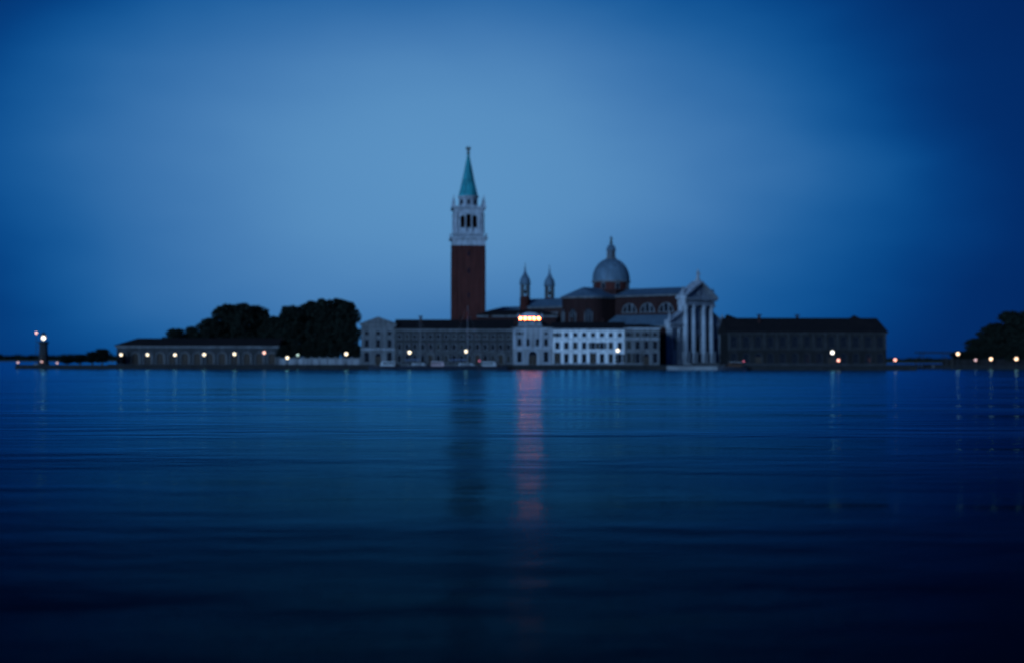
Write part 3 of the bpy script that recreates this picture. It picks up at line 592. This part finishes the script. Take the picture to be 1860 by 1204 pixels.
# ------------------------------------------------------------------ waterfront convent buildings
WY = 392.0
def wz(p): return pz(p, WY) - QZ
def bldg(name, label, p0, p1, Y=WY, cat='building'):
    x0 = px(p0, Y); x1 = px(p1, Y); return thing(name, label, cat, (x0, Y, QZ), 0), x1 - x0
def rows(W, n, specs, skip=(), margin=None):
    st_ = W / n; o = []
    for k, (z, w, h, a, t_) in enumerate(specs):
        for i in range(n):
            if (i, k) in skip: continue
            o.append((st_ * (i + 0.5), z, w, h, a, t_))
    return o
# 1 pale pavilion with a low pediment
b, W = bldg('convent_pavilion', 'pale pavilion with low gable beside the dark trees, left end of convent row', 656, 718)
H = wz(592)
ops = rows(W, 3, [(0.6, 1.3, 2.6, True, 'w'), (4.3, 1.1, 2.0, False, 'w'), (7.4, 1.0, 1.0, False, 'w')]); ops[1] = (W / 2, 0.02, 1.6, 2.9, True, 'd')
rect_building(b, W, 10, H, 'slate_plaster', 'roof_tile', H + 2.0, ops, winkw=dict(stone='weathered_stone'), cornice='weathered_stone')
MB().prism_y([(-0.6, H + 0.43), (W + 0.6, H + 0.43), (W / 2, H + 2.3)], -0.55, 0.25).build('pediment', 'slate_plaster', b)
MB().box(-0.1, W + 0.1, -0.08, 0.0, 3.75, 3.95).build('string_course', 'white_stone', b)
# 2 long plain wing
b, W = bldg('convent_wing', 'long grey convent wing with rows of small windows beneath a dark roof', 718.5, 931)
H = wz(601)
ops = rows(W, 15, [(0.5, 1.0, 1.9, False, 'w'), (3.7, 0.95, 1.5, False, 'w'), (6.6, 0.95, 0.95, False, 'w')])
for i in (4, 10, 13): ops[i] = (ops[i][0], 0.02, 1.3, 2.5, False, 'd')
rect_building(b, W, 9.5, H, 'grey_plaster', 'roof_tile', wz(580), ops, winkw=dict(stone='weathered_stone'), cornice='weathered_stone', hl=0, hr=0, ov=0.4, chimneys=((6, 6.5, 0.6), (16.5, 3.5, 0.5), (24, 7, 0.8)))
MB().box(0, W, -0.07, 0.0, 3.0, 3.15).build('string_course', 'weathered_stone', b)
# 3 gate pavilion with roof aedicule
b, W = bldg('gate_pavilion', 'pale gate pavilion carrying a small columned roof shrine with orange lamps', 931.5, 1004)
H = wz(598)
ops = [(1.7, 0.6, 1.3, 2.8, False, 'w'), (W - 1.7, 0.6, 1.3, 2.8, False, 'w'), (W / 2, 0.02, 2.2, 3.5, True, 'd')] + [(x, 4.7, 1.1, 2.0, True, 'w') for x in (1.7, W / 2 - 1.3, W / 2 + 1.3, W - 1.7)] + [(x, 7.5, 0.9, 0.8, False, 'w') for x in (1.7, W - 1.7)]
rect_building(b, W, 9.5, H, 'pale_plaster', 'roof_tile', H + 1.9, ops, hl=2, hr=2)
MB().box(-0.05, W + 0.05, -0.1, 0.0, 4.05, 4.3).build('string_course', 'white_stone', b)
for x in (0.35, 3.1, W - 3.1, W - 0.35): MB().box(x - 0.32, x + 0.32, -0.16, 0.0, 4.3, H).build('pilaster', 'white_stone', b)
ax = px(963, WY) - b.location.x; ez = H + 0.45
MB().box(ax - 3.2, ax + 3.2, 0.2, 2.6, ez, ez + 0.5).build('attic_base', 'white_stone', b)
for x in (-2.6, -0.95, 0.95, 2.6):
    MB().lathe([(0.3, ez + 0.5), (0.3, ez + 0.65), (0.2, ez + 0.72), (0.17, ez + 2.0), (0.28, ez + 2.2)], n=10).build('shrine_column', 'white_stone', b, loc=(ax + x, 0.75, 0))
MB().box(ax - 2.9, ax + 2.9, 1.2, 2.4, ez + 0.5, ez + 2.2).build('shrine_wall', 'pale_plaster', b)
MB().box(ax - 3.1, ax + 3.1, 0.35, 2.5, ez + 2.2, ez + 2.6).build('shrine_entablature', 'white_stone', b)
MB().prism_y([(ax - 2.7, ez + 2.603), (ax + 2.7, ez + 2.603)] + [(ax + 2.7 * cos(pi * k / 12), ez + 2.6 + 1.25 * sin(pi * k / 12)) for k in range(1, 12)], 0.5, 2.3).build('curved_pediment', 'white_stone', b)
for x in (-3.0, 3.0): MB().lathe([(0.2, 0), (0.3, 0.4), (0.12, 0.8), (0.04, 1.2)], n=8).build('urn', 'white_stone', b, loc=(ax + x, 1.2, ez + 2.6))
# row of orange lamps on the shrine (their own fitting)
fl_z = pz(578.5, WY) ; fl = thing('lamp_bar', 'bar of five glowing orange lamps on the roof of the gate pavilion', 'lamp bar', (px(962, WY), WY - 0.12, fl_z))
MB().box(-2.9, 2.9, 0.05, 0.13, -0.5, -0.38).tube((-2.2, 0.09, -0.44), (-2.2, 0.95, -0.44), 0.04).tube((2.2, 0.09, -0.44), (2.2, 0.95, -0.44), 0.04).build('bracket', 'iron', fl)
for k in range(5):
    x = -2.3 + k * 1.15
    o = MB().lathe([(0.1, -0.36), (0.3, -0.3), (0.4, 0.0), (0.42, 0.14), (0.37, 0.14), (0.35, 0.06), (0.02, 0.05)], n=14).build('floodlight', 'iron', fl, loc=(x, 0, 0)); o.rotation_euler = (R(93), 0, 0)
    MB().lathe([(0.30, 0.062), (0.30, 0.10)], n=14).build('lens', 'flood_red', o)
    MB().box(-0.03, 0.03, -0.42, -0.1, -0.28, -0.22).build('yoke', 'iron', o)
# 4 cream wing, brightest
b, W = bldg('cream_wing', 'bright cream convent wing with three rows of windows next to gate pavilion', 1004.5, 1134)
H = wz(600)
ops = rows(W, 8, [(0.5, 1.1, 2.3, False, 'w'), (4.0, 1.05, 1.7, False, 'w'), (7.1, 0.95, 1.0, False, 'w')])
for i in (0, 4): ops[i] = (ops[i][0], 0.02, 1.6, 3.0, False, 'd')
rect_building(b, W, 9.5, H, 'cream_plaster', 'roof_tile', wz(584), ops, hl=0, hr=0, ov=0.4, chimneys=((5, 6, 0.7), (13, 7, 0.5)))
for zz in (3.35, 6.4): MB().box(0, W, -0.09, 0.0, zz, zz + 0.2).build('string_course', 'white_stone', b)
MB().box(0, W, -0.12, 0.0, 0, 0.4).build('plinth', 'weathered_stone', b)
# 5 dimmer end wing by the church
b, W = bldg('end_wing', 'dim grey wing with tall windows between cream wing and church front', 1134.5, 1198)
H = wz(598)
ops = rows(W, 4, [(0.5, 1.2, 2.5, False, 'w'), (4.0, 1.15, 2.0, False, 'w'), (7.2, 0.95, 1.0, False, 'w')]); ops[2] = (ops[2][0], 0.02, 1.5, 2.9, True, 'd')
rect_building(b, W, 9.0, H, 'slate_plaster', 'roof_tile', wz(588), ops, winkw=dict(stone='weathered_stone'), hl=0, hr=3, ov=0.4)
MB().box(0, W, -0.09, 0.0, 6.5, 6.7).build('string_course', 'white_stone', b)
# sacristy range behind, between tower and choir
SY = 426.0; x0 = px(868, SY); x1 = px(1010, SY)
b = thing('sacristy_range', 'dark brick range with pale eaves rising behind the convent wing', 'building', (x0, SY, QZ)); H = pz(576, SY) - QZ; W = x1 - x0
ops = [(x, 8.2, 1.0, 1.6, True, 'w') for x in (3, 7, 11, 15, 19)]
rect_building(b, W, 8, H, 'dark_brick', 'roof_tile', pz(562, SY) - QZ, ops, cornice='weathered_stone', hr=4)

# ------------------------------------------------------------------ right wing (dark monastery building)
RY = 401.0; x0 = px(1322, RY); x1 = px(1610, RY); W = x1 - x0
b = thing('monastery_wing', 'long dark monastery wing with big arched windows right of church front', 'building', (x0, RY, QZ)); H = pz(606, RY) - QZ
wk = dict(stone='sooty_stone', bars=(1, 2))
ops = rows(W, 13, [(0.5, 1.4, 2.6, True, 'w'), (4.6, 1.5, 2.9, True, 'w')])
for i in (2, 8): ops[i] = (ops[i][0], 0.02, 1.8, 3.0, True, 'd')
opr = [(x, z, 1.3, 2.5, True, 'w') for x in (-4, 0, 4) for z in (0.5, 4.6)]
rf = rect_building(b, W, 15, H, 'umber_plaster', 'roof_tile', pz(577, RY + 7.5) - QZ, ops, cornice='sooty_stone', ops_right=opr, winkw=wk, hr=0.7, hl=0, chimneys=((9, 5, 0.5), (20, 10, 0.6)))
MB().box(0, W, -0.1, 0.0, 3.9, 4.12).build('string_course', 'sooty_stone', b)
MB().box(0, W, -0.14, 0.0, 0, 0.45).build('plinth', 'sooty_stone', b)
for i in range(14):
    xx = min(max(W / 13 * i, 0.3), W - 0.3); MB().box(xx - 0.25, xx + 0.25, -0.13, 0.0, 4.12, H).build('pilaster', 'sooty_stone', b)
# raised roofs at both ends
hip_roof(MB(), 0.1, px(1392, RY) - x0, 1.5, 13.5, H + 1.4, pz(571, RY + 7) - QZ, 0.0, hl=1.0, hr=9.5, t=0.6).build('raised_roof', 'roof_tile', rf)
hip_roof(MB(), px(1528, RY) - x0, px(1605, RY) - x0, 1.5, 13.5, H + 1.4, pz(571.5, RY + 7) - QZ, 0.0, hl=5.0, hr=6.0, t=0.6).build('raised_roof', 'roof_tile', rf)

# ------------------------------------------------------------------ left: arcaded boathouse
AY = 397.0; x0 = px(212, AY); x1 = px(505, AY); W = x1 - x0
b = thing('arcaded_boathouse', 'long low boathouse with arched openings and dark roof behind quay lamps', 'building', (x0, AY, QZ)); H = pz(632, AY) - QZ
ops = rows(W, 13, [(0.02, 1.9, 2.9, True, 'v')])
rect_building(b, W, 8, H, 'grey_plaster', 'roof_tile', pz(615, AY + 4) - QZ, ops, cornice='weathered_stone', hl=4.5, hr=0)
for i, o in enumerate(ops):
    g = MB(); r = 0.95
    c_ = MB()
    for s in (-1, 1): c_.box(min(s * r, s * (r + 0.2)), max(s * r, s * (r + 0.2)), -0.05, 0.1, 0, 1.95)
    for k in range(10):
        t0 = pi * k / 10; t1 = pi * (k + 1) / 10
        c_.prism_y([(r * cos(t0), 1.97 + r * sin(t0)), ((r + .2) * cos(t0), 1.97 + (r + .2) * sin(t0)), ((r + .2) * cos(t1), 1.97 + (r + .2) * sin(t1)), (r * cos(t1), 1.97 + r * sin(t1))], -0.05, 0.1)
    ar = c_.build('arch', 'weathered_stone', b, loc=(o[0], 0, 0))
    MB().box(-0.94, 0.94, 0.35, 0.42, 0.02, 2.9).build('gate', 'door_wood', ar)
# harbour wall below the trees
hwl = thing('garden_wall', 'low pale garden wall at the foot of the dark trees', 'wall', (px(507, 392), 392, QZ)); Wd = px(654, 392) - px(507, 392)
n = 10
for i in range(n): MB().box(Wd / n * i + 0.25, Wd / n * (i + 1) - 0.25, 0, 0.35, 0, 1.5).build('wall_panel', 'pale_plaster', hwl)
for i in range(n + 1): MB().box(Wd / n * i - 0.25, Wd / n * i + 0.25, -0.08, 0.43, 0, 1.75).box(Wd / n * i - 0.33, Wd / n * i + 0.33, -0.16, 0.51, 1.75, 1.9).build('pier', 'weathered_stone', hwl)
for i in range(n): MB().box(Wd / n * i + 0.34, Wd / n * (i + 1) - 0.34, -0.06, 0.41, 1.502, 1.62).build('coping', 'weathered_stone', hwl)

# ------------------------------------------------------------------ trees
def leaf_mesh(name, clumps, nleaf, size, seed, m='foliage'):
    rnd = random.Random(seed); vs = []; fs = []
    tot = sum(c[3] * c[4] for c in clumps)
    for cx, cy, cz, r, rzz in clumps:
        for k in range(int(nleaf * r * rzz / tot)):
            while True:
                p = Vector((rnd.uniform(-1, 1), rnd.uniform(-1, 1), rnd.uniform(-1, 1)))
                if p.length < 1: break
            q = p.length; p = p * ((0.55 + 0.45 * q) / max(q, 0.05)) if q < 0.6 and rnd.random() < 0.5 else p
            pos = Vector((cx + p.x * r, cy + p.y * r, cz + p.z * rzz))
            nrm = Vector((rnd.gauss(0, 1), rnd.gauss(0, 1), rnd.gauss(0, 1) + 0.3)).normalized(); t = nrm.orthogonal().normalized(); bt = nrm.cross(t)
            s = size * rnd.uniform(0.6, 1.3); n0 = len(vs); a = rnd.uniform(0, 6.28); t, bt = t * cos(a) + bt * sin(a), bt * cos(a) - t * sin(a)
            vs += [pos - t * s, pos + bt * s * 0.5, pos + t * s, pos - bt * s * 0.5]; fs.append((n0, n0 + 1, n0 + 2, n0 + 3))
    me = bpy.data.meshes.new(name); me.from_pydata([tuple(v) for v in vs], [], fs); me.materials.append(M[m]); return me
def make_tree_variant(seed, h=16, w=9, low=2.2, round_top=True):
    rnd = random.Random(seed); cl_ = []
    n = 26
    for i in range(n):
        t = (i + 0.5) / n; z = low + (h - low) * (0.08 + 0.86 * t)
        prof = (sin(pi * (0.12 + 0.80 * t)) ** 0.55)
        a = rnd.uniform(0, 6.28); rr = w / 2 * prof * rnd.uniform(0.25, 0.72)
        r = rnd.uniform(1.3, 2.1) * w / 9
        cl_.append((rr * cos(a), rr * sin(a), min(z, h - r * 0.8), r, r * rnd.uniform(0.7, 0.95)))
    for i in range(22):
        t = rnd.uniform(0.25, 1.0); a = rnd.uniform(0, 6.28); rr = w / 2 * (sin(pi * (0.12 + 0.80 * t)) ** 0.55) * rnd.uniform(0.85, 1.02); r = rnd.uniform(0.35, 0.8) * w / 9
        cl_.append((rr * cos(a) * (1 - 0.5 * max(0, t - 0.7)), rr * sin(a) * (1 - 0.5 * max(0, t - 0.7)), low + (h - low) * (0.05 + 0.93 * t), r, r * 0.8))
    cl_.append((0, 0, low + (h - low) * 0.5, w * 0.30, (h - low) * 0.36))
    cl_.append((0, 0, h - w * 0.22, w * 0.26, w * 0.2))
    leaves = leaf_mesh('crown', cl_, 7600, 0.42 * (w / 9) ** 0.5, seed)
    tm = MB(); pts = [(0, 0, -0.3), (0.1, 0.05, h * 0.25), (-0.1, 0.1, h * 0.5), (0.05, 0, h * 0.8)]; rs = [0.42, 0.32, 0.22, 0.06]
    for i in range(3): tm.tube(pts[i], pts[i + 1], rs[i], rs[i + 1], 8)
    for c in cl_[::2]:
        z0 = max(h * 0.18, c[2] - rnd.uniform(1.5, 3.5)); z0 = min(z0, h * 0.75); tm.tube((0, 0.03, z0), (c[0], c[1], c[2]), 0.12, 0.03, 5)
    return leaves, tm.mesh('trunk')
variants = [make_tree_variant(s, 16, 9) for s in (1, 2, 3, 4)]
for v in variants: v[1].materials.append(M['bark'])
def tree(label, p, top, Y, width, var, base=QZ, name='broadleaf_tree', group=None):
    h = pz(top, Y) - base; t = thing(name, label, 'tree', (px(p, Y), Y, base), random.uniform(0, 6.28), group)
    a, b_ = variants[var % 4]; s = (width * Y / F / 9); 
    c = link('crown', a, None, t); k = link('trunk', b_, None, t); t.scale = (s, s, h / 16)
    return t
G1 = 'dark trees on the island'
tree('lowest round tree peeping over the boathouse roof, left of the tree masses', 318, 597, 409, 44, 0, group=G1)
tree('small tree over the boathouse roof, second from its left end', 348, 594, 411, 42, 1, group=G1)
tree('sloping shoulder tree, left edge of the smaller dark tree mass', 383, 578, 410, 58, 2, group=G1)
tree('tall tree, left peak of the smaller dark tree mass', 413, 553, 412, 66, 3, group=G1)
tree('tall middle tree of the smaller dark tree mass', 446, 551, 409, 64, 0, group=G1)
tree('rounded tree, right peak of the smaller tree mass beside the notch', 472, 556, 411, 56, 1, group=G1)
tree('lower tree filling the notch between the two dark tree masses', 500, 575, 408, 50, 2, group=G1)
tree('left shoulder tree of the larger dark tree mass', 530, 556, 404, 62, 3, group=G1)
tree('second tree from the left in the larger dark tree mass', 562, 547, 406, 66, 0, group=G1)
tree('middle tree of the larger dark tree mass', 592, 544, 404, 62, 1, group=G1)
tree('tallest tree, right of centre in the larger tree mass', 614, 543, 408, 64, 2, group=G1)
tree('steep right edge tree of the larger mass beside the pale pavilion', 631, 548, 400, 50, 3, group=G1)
def shrub(label, p, top, Y, w, var, base, group):
    return tree(label, p, top, Y, w, var, base, 'shrub', group)
G2 = 'low shrubs on the harbour mole'
for i, (p, t_, lab) in enumerate(((186, 634, 'dark shrub on the mole nearest to the boathouse'), (168, 639, 'second dark shrub on the mole from the boathouse'), (146, 644, 'third dark shrub on the mole from the boathouse'), (122, 648, 'low dark shrub on the mole nearest to the harbour light tower'))):
    o = shrub(lab, p, t_, 389, 34, i, 1.0, G2); o['category'] = 'shrub'
G3 = 'shrubs under the island trees'
for i, p in enumerate((516, 538, 560, 582, 606, 630, 646)):
    o = shrub(['dark shrub at left end of the garden wall', 'second shrub behind the garden wall from the left', 'third shrub behind the garden wall from the left', 'middle shrub of seven behind the garden wall', 'third shrub behind the garden wall from the pale pavilion', 'second shrub behind the garden wall from the pale pavilion', 'shrub behind the garden wall touching the pale pavilion'][i], p, 628 - (i % 3) * 4, 397, 32, i + 1, QZ, G3); o['category'] = 'shrub'

# ------------------------------------------------------------------ harbour light tower
LY = 387.5; lt = thing('harbour_light_tower', 'small stone harbour light tower at the end of the mole', 'lighthouse', (px(79, LY), LY, 1.0))
zl = pz(615, LY) - 1.0
MB().lathe([(1.5, 0), (1.5, 0.6), (1.25, 0.65), (1.05, zl - 1.5), (1.35, zl - 1.3), (1.45, zl - 1.0)], n=8, smooth=False).build('tower_body', 'sooty_stone', lt)
MB().box(-0.35, 0.35, -1.32, -1.05, 0.6, 2.4).build('door', 'door_wood', lt)
MB().lathe([(1.4, zl - 0.998), (1.4, zl - 0.92)], n=12).build('gallery', 'iron', lt)
for k in range(8):
    a = k * pi / 4; MB().tube((0.6 * cos(a), 0.6 * sin(a), zl - 0.9), (0.6 * cos(a), 0.6 * sin(a), zl + 0.6), 0.05).build('lantern_post', 'iron', lt)
MB().ball((0, 0, zl), 0.5, 12, 8).build('light', 'lamp_bright', lt)
MB().lathe([(0.8, zl + 0.6), (0.75, zl + 0.75), (0.3, zl + 1.2), (0.08, zl + 1.5)], n=12).build('lantern_roof', 'iron', lt)
mp_ = thing('signal_mast', 'thin mast with a pinkish signal lamp beside the harbour light tower', 'mast', (px(67, LY), LY - 0.5, 1.0))
mz = pz(606, LY) - 1.0; MB().tube((0, 0, 0), (0, 0, mz - 0.2), 0.09, 0.05).build('pole', 'iron', mp_); MB().ball((0, 0, mz), 0.28, 10, 6).build('lamp_globe', 'lamp_pink', mp_)
MB().box(-0.5, 0.5, -0.5, 0.5, 0, 0.3).build('base', 'weathered_stone', mp_)

# ------------------------------------------------------------------ lamps
def street_lamp(label, p, py_, Y, base, lm='lamp_white', r=0.30, group=None):
    r *= 1.2
    z = pz(py_, Y) - base; t = thing('street_lamp', label, 'street lamp', (px(p, Y), Y, base), 0, group)
    MB().lathe([(0.22, 0), (0.22, 0.25), (0.12, 0.35), (0.09, 0.8), (0.06, z - 0.55), (0.09, z - 0.5), (0.07, z - 0.42)], n=10).build('post', 'iron', t)
    MB().lathe([(0.08, z - 0.42), (0.2, z - r - 0.02), (0.16, z - r + 0.03)], n=10).build('lamp_collar', 'iron', t)
    MB().ball((0, 0, z), r, 12, 8).build('lamp_globe', lm, t)
    MB().lathe([(0.2, z + r - 0.05), (0.16, z + r + 0.05), (0.04, z + r + 0.18)], n=10).build('lamp_cap', 'iron', t)
    return t
GL = 'lit lamps along the island quay'
LQ = 383.0
for p, py_, Y, lm, r, lab in (
    (220, 645, 384, 'lamp_white', .28, 'lit quay lamp at the left end of the boathouse'),
    (268, 645, 384, 'lamp_white', .28, 'lit quay lamp before the boathouse, second from the left'),
    (318, 645, 384, 'lamp_white', .28, 'lit quay lamp before the boathouse, third from the left'),
    (371, 644.5, 384, 'lamp_white', .30, 'lit quay lamp before the boathouse, fourth from the left'),
    (426, 643.5, 384, 'lamp_white', .30, 'lit quay lamp before the boathouse, fifth from the left'),
    (480, 641, 386, 'lamp_pink', .28, 'pinkish lit lamp at the right end of the boathouse'),
    (522, 650, 382, 'lamp_white', .30, 'low white lamp at the left end of the garden wall'),
    (541, 645, 388, 'lamp_faint', .26, 'faint greenish lamp below the larger tree mass'),
    (629, 643, 384, 'lamp_white', .33, 'bright lamp beneath the right end of the larger tree mass'),
    (744, 640, 384, 'lamp_white', .33, 'bright lamp before the left part of the long grey wing'),
    (847, 638, 384, 'lamp_white', .33, 'bright lamp below the bell tower'),
    (1122, 636, 384, 'lamp_white', .33, 'bright lamp before the right end of the cream wing'),
    (1512, 639, 388, 'lamp_bright', .36, 'strong white lamp before the dark monastery wing'),
    (1523, 653, 384, 'lamp_orange', .30, 'low orange lamp just under the strong white lamp'),
    (1626, 652, 388, 'lamp_orange', .30, 'orange lamp on the quay corner past the dark monastery wing')):
    street_lamp(lab, p, py_, Y, QZ, lm, r, GL)

# ------------------------------------------------------------------ boats
def hull_mesh(Lh, Bm, free, sheer=0.25, draft=0.35):
    st_ = 9; vs = []; fs = []
    for i in range(st_ + 1):
        t = i / st_; x = -Lh / 2 + Lh * t; w = Bm / 2 * (0.82 + 0.18 * sin(pi * min(t * 1.2, 1))) * (1 - max(0, (t - 0.55) / 0.45) ** 2.2); w = max(w, 0.03)
        zt_ = free * (1 + sheer * max(0, t - 0.3)); dx = 0.10 * Lh * max(0, t - 0.75) * 1.0
        vs += [(x, 0, -draft), (x, -w * 0.75, -draft * 0.3), (x + dx, -w, zt_), (x + dx, w, zt_), (x, w * 0.75, -draft * 0.3)]
    for i in range(st_):
        a = i * 5; b_ = a + 5
        for k in range(5): fs.append((a + k, a + (k + 1) % 5, b_ + (k + 1) % 5, b_ + k))
    fs.append((0, 4, 3, 2, 1)); fs.append(tuple(st_ * 5 + k for k in range(5)))
    return MB().add(vs, fs, False)
def launch(label, p, Y, rz, hullm, cabm, L_=8.5, lamp=None):
    t = thing('motor_launch', label, 'boat', (px(p, Y), Y, 0.02), rz, 'boats moored at the island quay')
    hull_mesh(L_, 2.3, 0.85).build('hull', hullm, t)
    MB().box(-L_ * .42, L_ * .34, -0.98, 0.98, 0.86, 0.93).build('deck', 'boat_wood', t)
    c = MB(); c.prism_y([(-L_ * .30, 0.932), (L_ * .16, 0.932), (L_ * .10, 1.95), (-L_ * .30, 1.95)], -0.85, 0.85).build('cabin', cabm, t)
    MB().box(-L_ * .33, L_ * .13, -0.95, 0.95, 1.953, 2.03).build('cabin_roof', 'boat_white', t)
    for k in range(4):
        for s in (-1, 1): MB().box(-L_ * .28 + k * L_ * .09, -L_ * .28 + k * L_ * .09 + L_ * .07, min(s * .84, s * .87), max(s * .84, s * .87), 1.3, 1.8).build('cabin_window', 'glass', t)
    MB().tube((L_ * .3, -.7, .9), (L_ * .3, -.7, 1.5), .03).tube((L_ * .3, .7, .9), (L_ * .3, .7, 1.5), .03).tube((L_ * .3, -.7, 1.5), (L_ * .3, .7, 1.5), .03).build('bow_rail', 'mast_metal', t)
    if lamp: MB().tube((-L_ * .4, 0, .93), (-L_ * .4, 0, 2.1), .03).build('light_pole', 'iron', t); MB().ball((-L_ * .4, 0, 2.2), .16, 8, 6).build('stern_light', lamp, t)
    return t
def sailboat(label, p, Y, rz, mast, L_=10):
    t = thing('sailing_boat', label, 'boat', (px(p, Y), Y, 0.02), rz, 'boats moored at the island quay')
    hull_mesh(L_, 3.0, 1.0, 0.3, 0.6).build('hull', 'boat_dark', t)
    MB().box(-L_ * .45, L_ * .33, -1.2, 1.2, 1.01, 1.07).build('deck', 'boat_white', t)
    MB().prism_y([(-L_ * .12, 1.072), (L_ * .26, 1.072), (L_ * .2, 1.5), (-L_ * .12, 1.6)], -.85, .85).build('cabin', 'boat_white', t)
    for s in (-1, 1): MB().box(-L_ * .08, L_ * .17, min(s * .84, s * .86), max(s * .84, s * .86), 1.2, 1.42).build('cabin_window', 'glass', t)
    MB().tube((L_ * .1, 0, 1.0), (L_ * .1, 0, mast), .09, .06).build('mast', 'mast_metal', t)
    b_ = MB().tube((L_ * .1, 0, 2.3), (-L_ * .38, 0, 2.3), .06).build('boom', 'mast_metal', t); MB().tube((L_ * .08, 0, 2.45), (-L_ * .36, 0, 2.42), .16, .12).build('furled_sail', 'canvas', b_)
    MB().tube((L_ * .1, -.7, mast * .6), (L_ * .1, .7, mast * .6), .03).build('spreader', 'mast_metal', t)
    for q in ((L_ * .52, 0, 1.25), (-L_ * .48, 0, 1.05), (L_ * .08, -1.2, 1.05), (L_ * .08, 1.2, 1.05)): MB().tube((L_ * .1, 0, mast - .1), q, .018, n=4).build('stay', 'mast_metal', t)
    return t
sailboat('dark hulled sailing boat with the tallest mast moored below the bell tower', 842, 376, R(4), pz(556, 376))
sailboat('dark hulled sailing boat with a shorter mast before the left of the grey wing', 757, 376, R(-5), pz(578, 376), 8.5)
launch('moored launch with pinkish cabin between the two sailing boats', 799, 376.2, R(3), 'boat_dark', 'boat_pink', 7.0)
launch('moored launch with white cabin right of the tall masted sailing boat', 893, 376.2, R(-3), 'boat_dark', 'boat_white', 7.5, 'lamp_red')
launch('dark hulled launch with white cabin before the pale pavilion', 700, 376.2, R(178), 'boat_dark', 'boat_white', 8.0)
launch('dark wooden launch with small red lamp moored right of the church steps', 1330, 376.2, R(180), 'boat_dark', 'boat_wood', 7.0, 'lamp_red')

# ------------------------------------------------------------------ right bank (next island)
GY = 430.0
quay('far_bank', px(1694, GY), px(2150, GY), 428, 520, 1.1)
G4 = 'dark trees on the right bank'
tree('dark tree rising above the lamps at the right edge of the picture', 1846, 564, 444, 86, 1, 1.1, group=G4)
tree('sloping dark tree left of the tall right edge tree', 1806, 585, 442, 66, 2, 1.1, group=G4)
tree('lowest dark tree at the left tip of the right bank trees', 1776, 612, 440, 52, 3, 1.1, group=G4)
tree('dark tree cut off by the right picture edge', 1886, 560, 440, 90, 0, 1.1, group=G4)
tree('tree just beyond the right picture edge', 1930, 566, 444, 90, 2, 1.1, group=G4)
G5 = 'low hedge shrubs on the right bank'
for i, (p, t_) in enumerate(((1742, 636), (1764, 634), (1786, 628), (1808, 624), (1832, 622), (1856, 620))):
    o = shrub(['leftmost low shrub of the right bank, behind its first lamp', 'second low shrub from the left on the right bank', 'third low shrub from the left on the right bank', 'fourth low shrub from the left on the right bank', 'fifth low shrub from the left on the right bank', 'low shrub at the right picture edge under the trees'][i], p, t_, 436, 42, i, 1.1, G5); o['category'] = 'shrub'
bw = thing('bank_wall', 'low dark wall along the right bank behind the lamps', 'wall', (px(1712, 434), 434, 1.1))
for i in range(12): MB().box(i * 3.6 + 0.02, i * 3.6 + 3.58, 0, 0.4, 0, 1.7).build('wall_panel', 'umber_plaster', bw)
G6 = 'lit lamps on the right bank'
for p, py_, lm, r, lab in ((1740, 641, 'lamp_warm', .36, 'warm lamp at the left tip of the right bank'), (1772, 652, 'lamp_dim', .30, 'dim orange lamp, second from the left on the right bank'),
                           (1800, 650, 'lamp_warm', .34, 'warm lamp, third from the left on the right bank'), (1846, 650, 'lamp_warm', .36, 'warm lamp nearest to the right picture edge')):
    street_lamp(lab, p, py_, 430, 1.1, lm, r, G6)
# floating landing stage with a flat canopy
ls = thing('landing_stage', 'small floating landing stage with flat dark canopy left of right bank', 'landing stage', (px(1692, 432), 431, 0.0))
MB().box(-4.2, 4.2, -3.2, -1.0, -0.5, 0.5).box(-4.2, 4.2, -0.996, 2.2, -0.5, 0.5).build('pontoon', 'boat_dark', ls)
for x in (-3.2, 3.2):
    for y in (-2.2, 1.2): MB().tube((x, y, 0.5), (x, y, 4.4), .1).build('post', 'iron', ls)
MB().prism_y([(-4.6, 4.4), (4.6, 4.4), (4.2, 4.8), (-4.2, 4.8)], -3.3, 2.3).build('canopy', 'boat_dark', ls)
MB().box(-2.6, 2.6, -0.1, 0.0, 0.5, 1.4).build('bench_screen', 'umber_plaster', ls)
MB().tube((-4.6, 0, -3), (-4.6, 0, 3.2), .16).build('mooring_pile', 'bark', ls); MB().tube((4.6, -3, -3), (4.6, -3, 3.2), .16).build('mooring_pile', 'bark', ls)
street = [(33, 659, 'dim pinkish lamp at the far left end of the mole'), (76, 657.5, 'dim reddish lamp at the foot of the harbour light tower'), (104, 660, 'faintest low lamp on the mole right of the light tower')]
for p, py_, lab in street: street_lamp(lab, p, py_, 386, 1.0, 'lamp_dim', .22, 'dim lamps on the harbour mole')

# ------------------------------------------------------------------ far shores
def far_wood(name, x0, x1, y, hgt, seed, n):
    rnd = random.Random(seed); cl_ = []
    for i in range(n):
        x = x0 + (x1 - x0) * (i + rnd.random()) / n; r = rnd.uniform(4, 9); cl_.append((x, y + rnd.uniform(-8, 8), rnd.uniform(0.3, 0.7) * hgt, r, hgt * rnd.uniform(0.35, 0.6)))
    o = link(name, leaf_mesh(name, cl_, 16000, 1.3, seed), None); tag(o, 'low far wood along the lagoon shore', 'wood', kind='stuff'); return o
for nm, x0, x1, y, sd_ in (('far_shore', px(-500, 1400), px(320, 1400), 1400, 5), ('far_shore', px(1560, 1300), px(2500, 1300), 1300, 6)):
    o = MB().box(x0, x1, y - 12, y + 60, -3, 1.0).build(nm, 'soil'); tag(o, kind='structure')
o = far_wood('far_wood', px(-400, 1410), px(310, 1410), 1412, 5.5, 8, 110); o['label'] = 'low distant wooded shore at the far left horizon'
o = far_wood('far_wood', px(1570, 1310), px(2400, 1310), 1312, 3.8, 9, 120); o['label'] = 'thin distant wooded shore behind the landing stage'
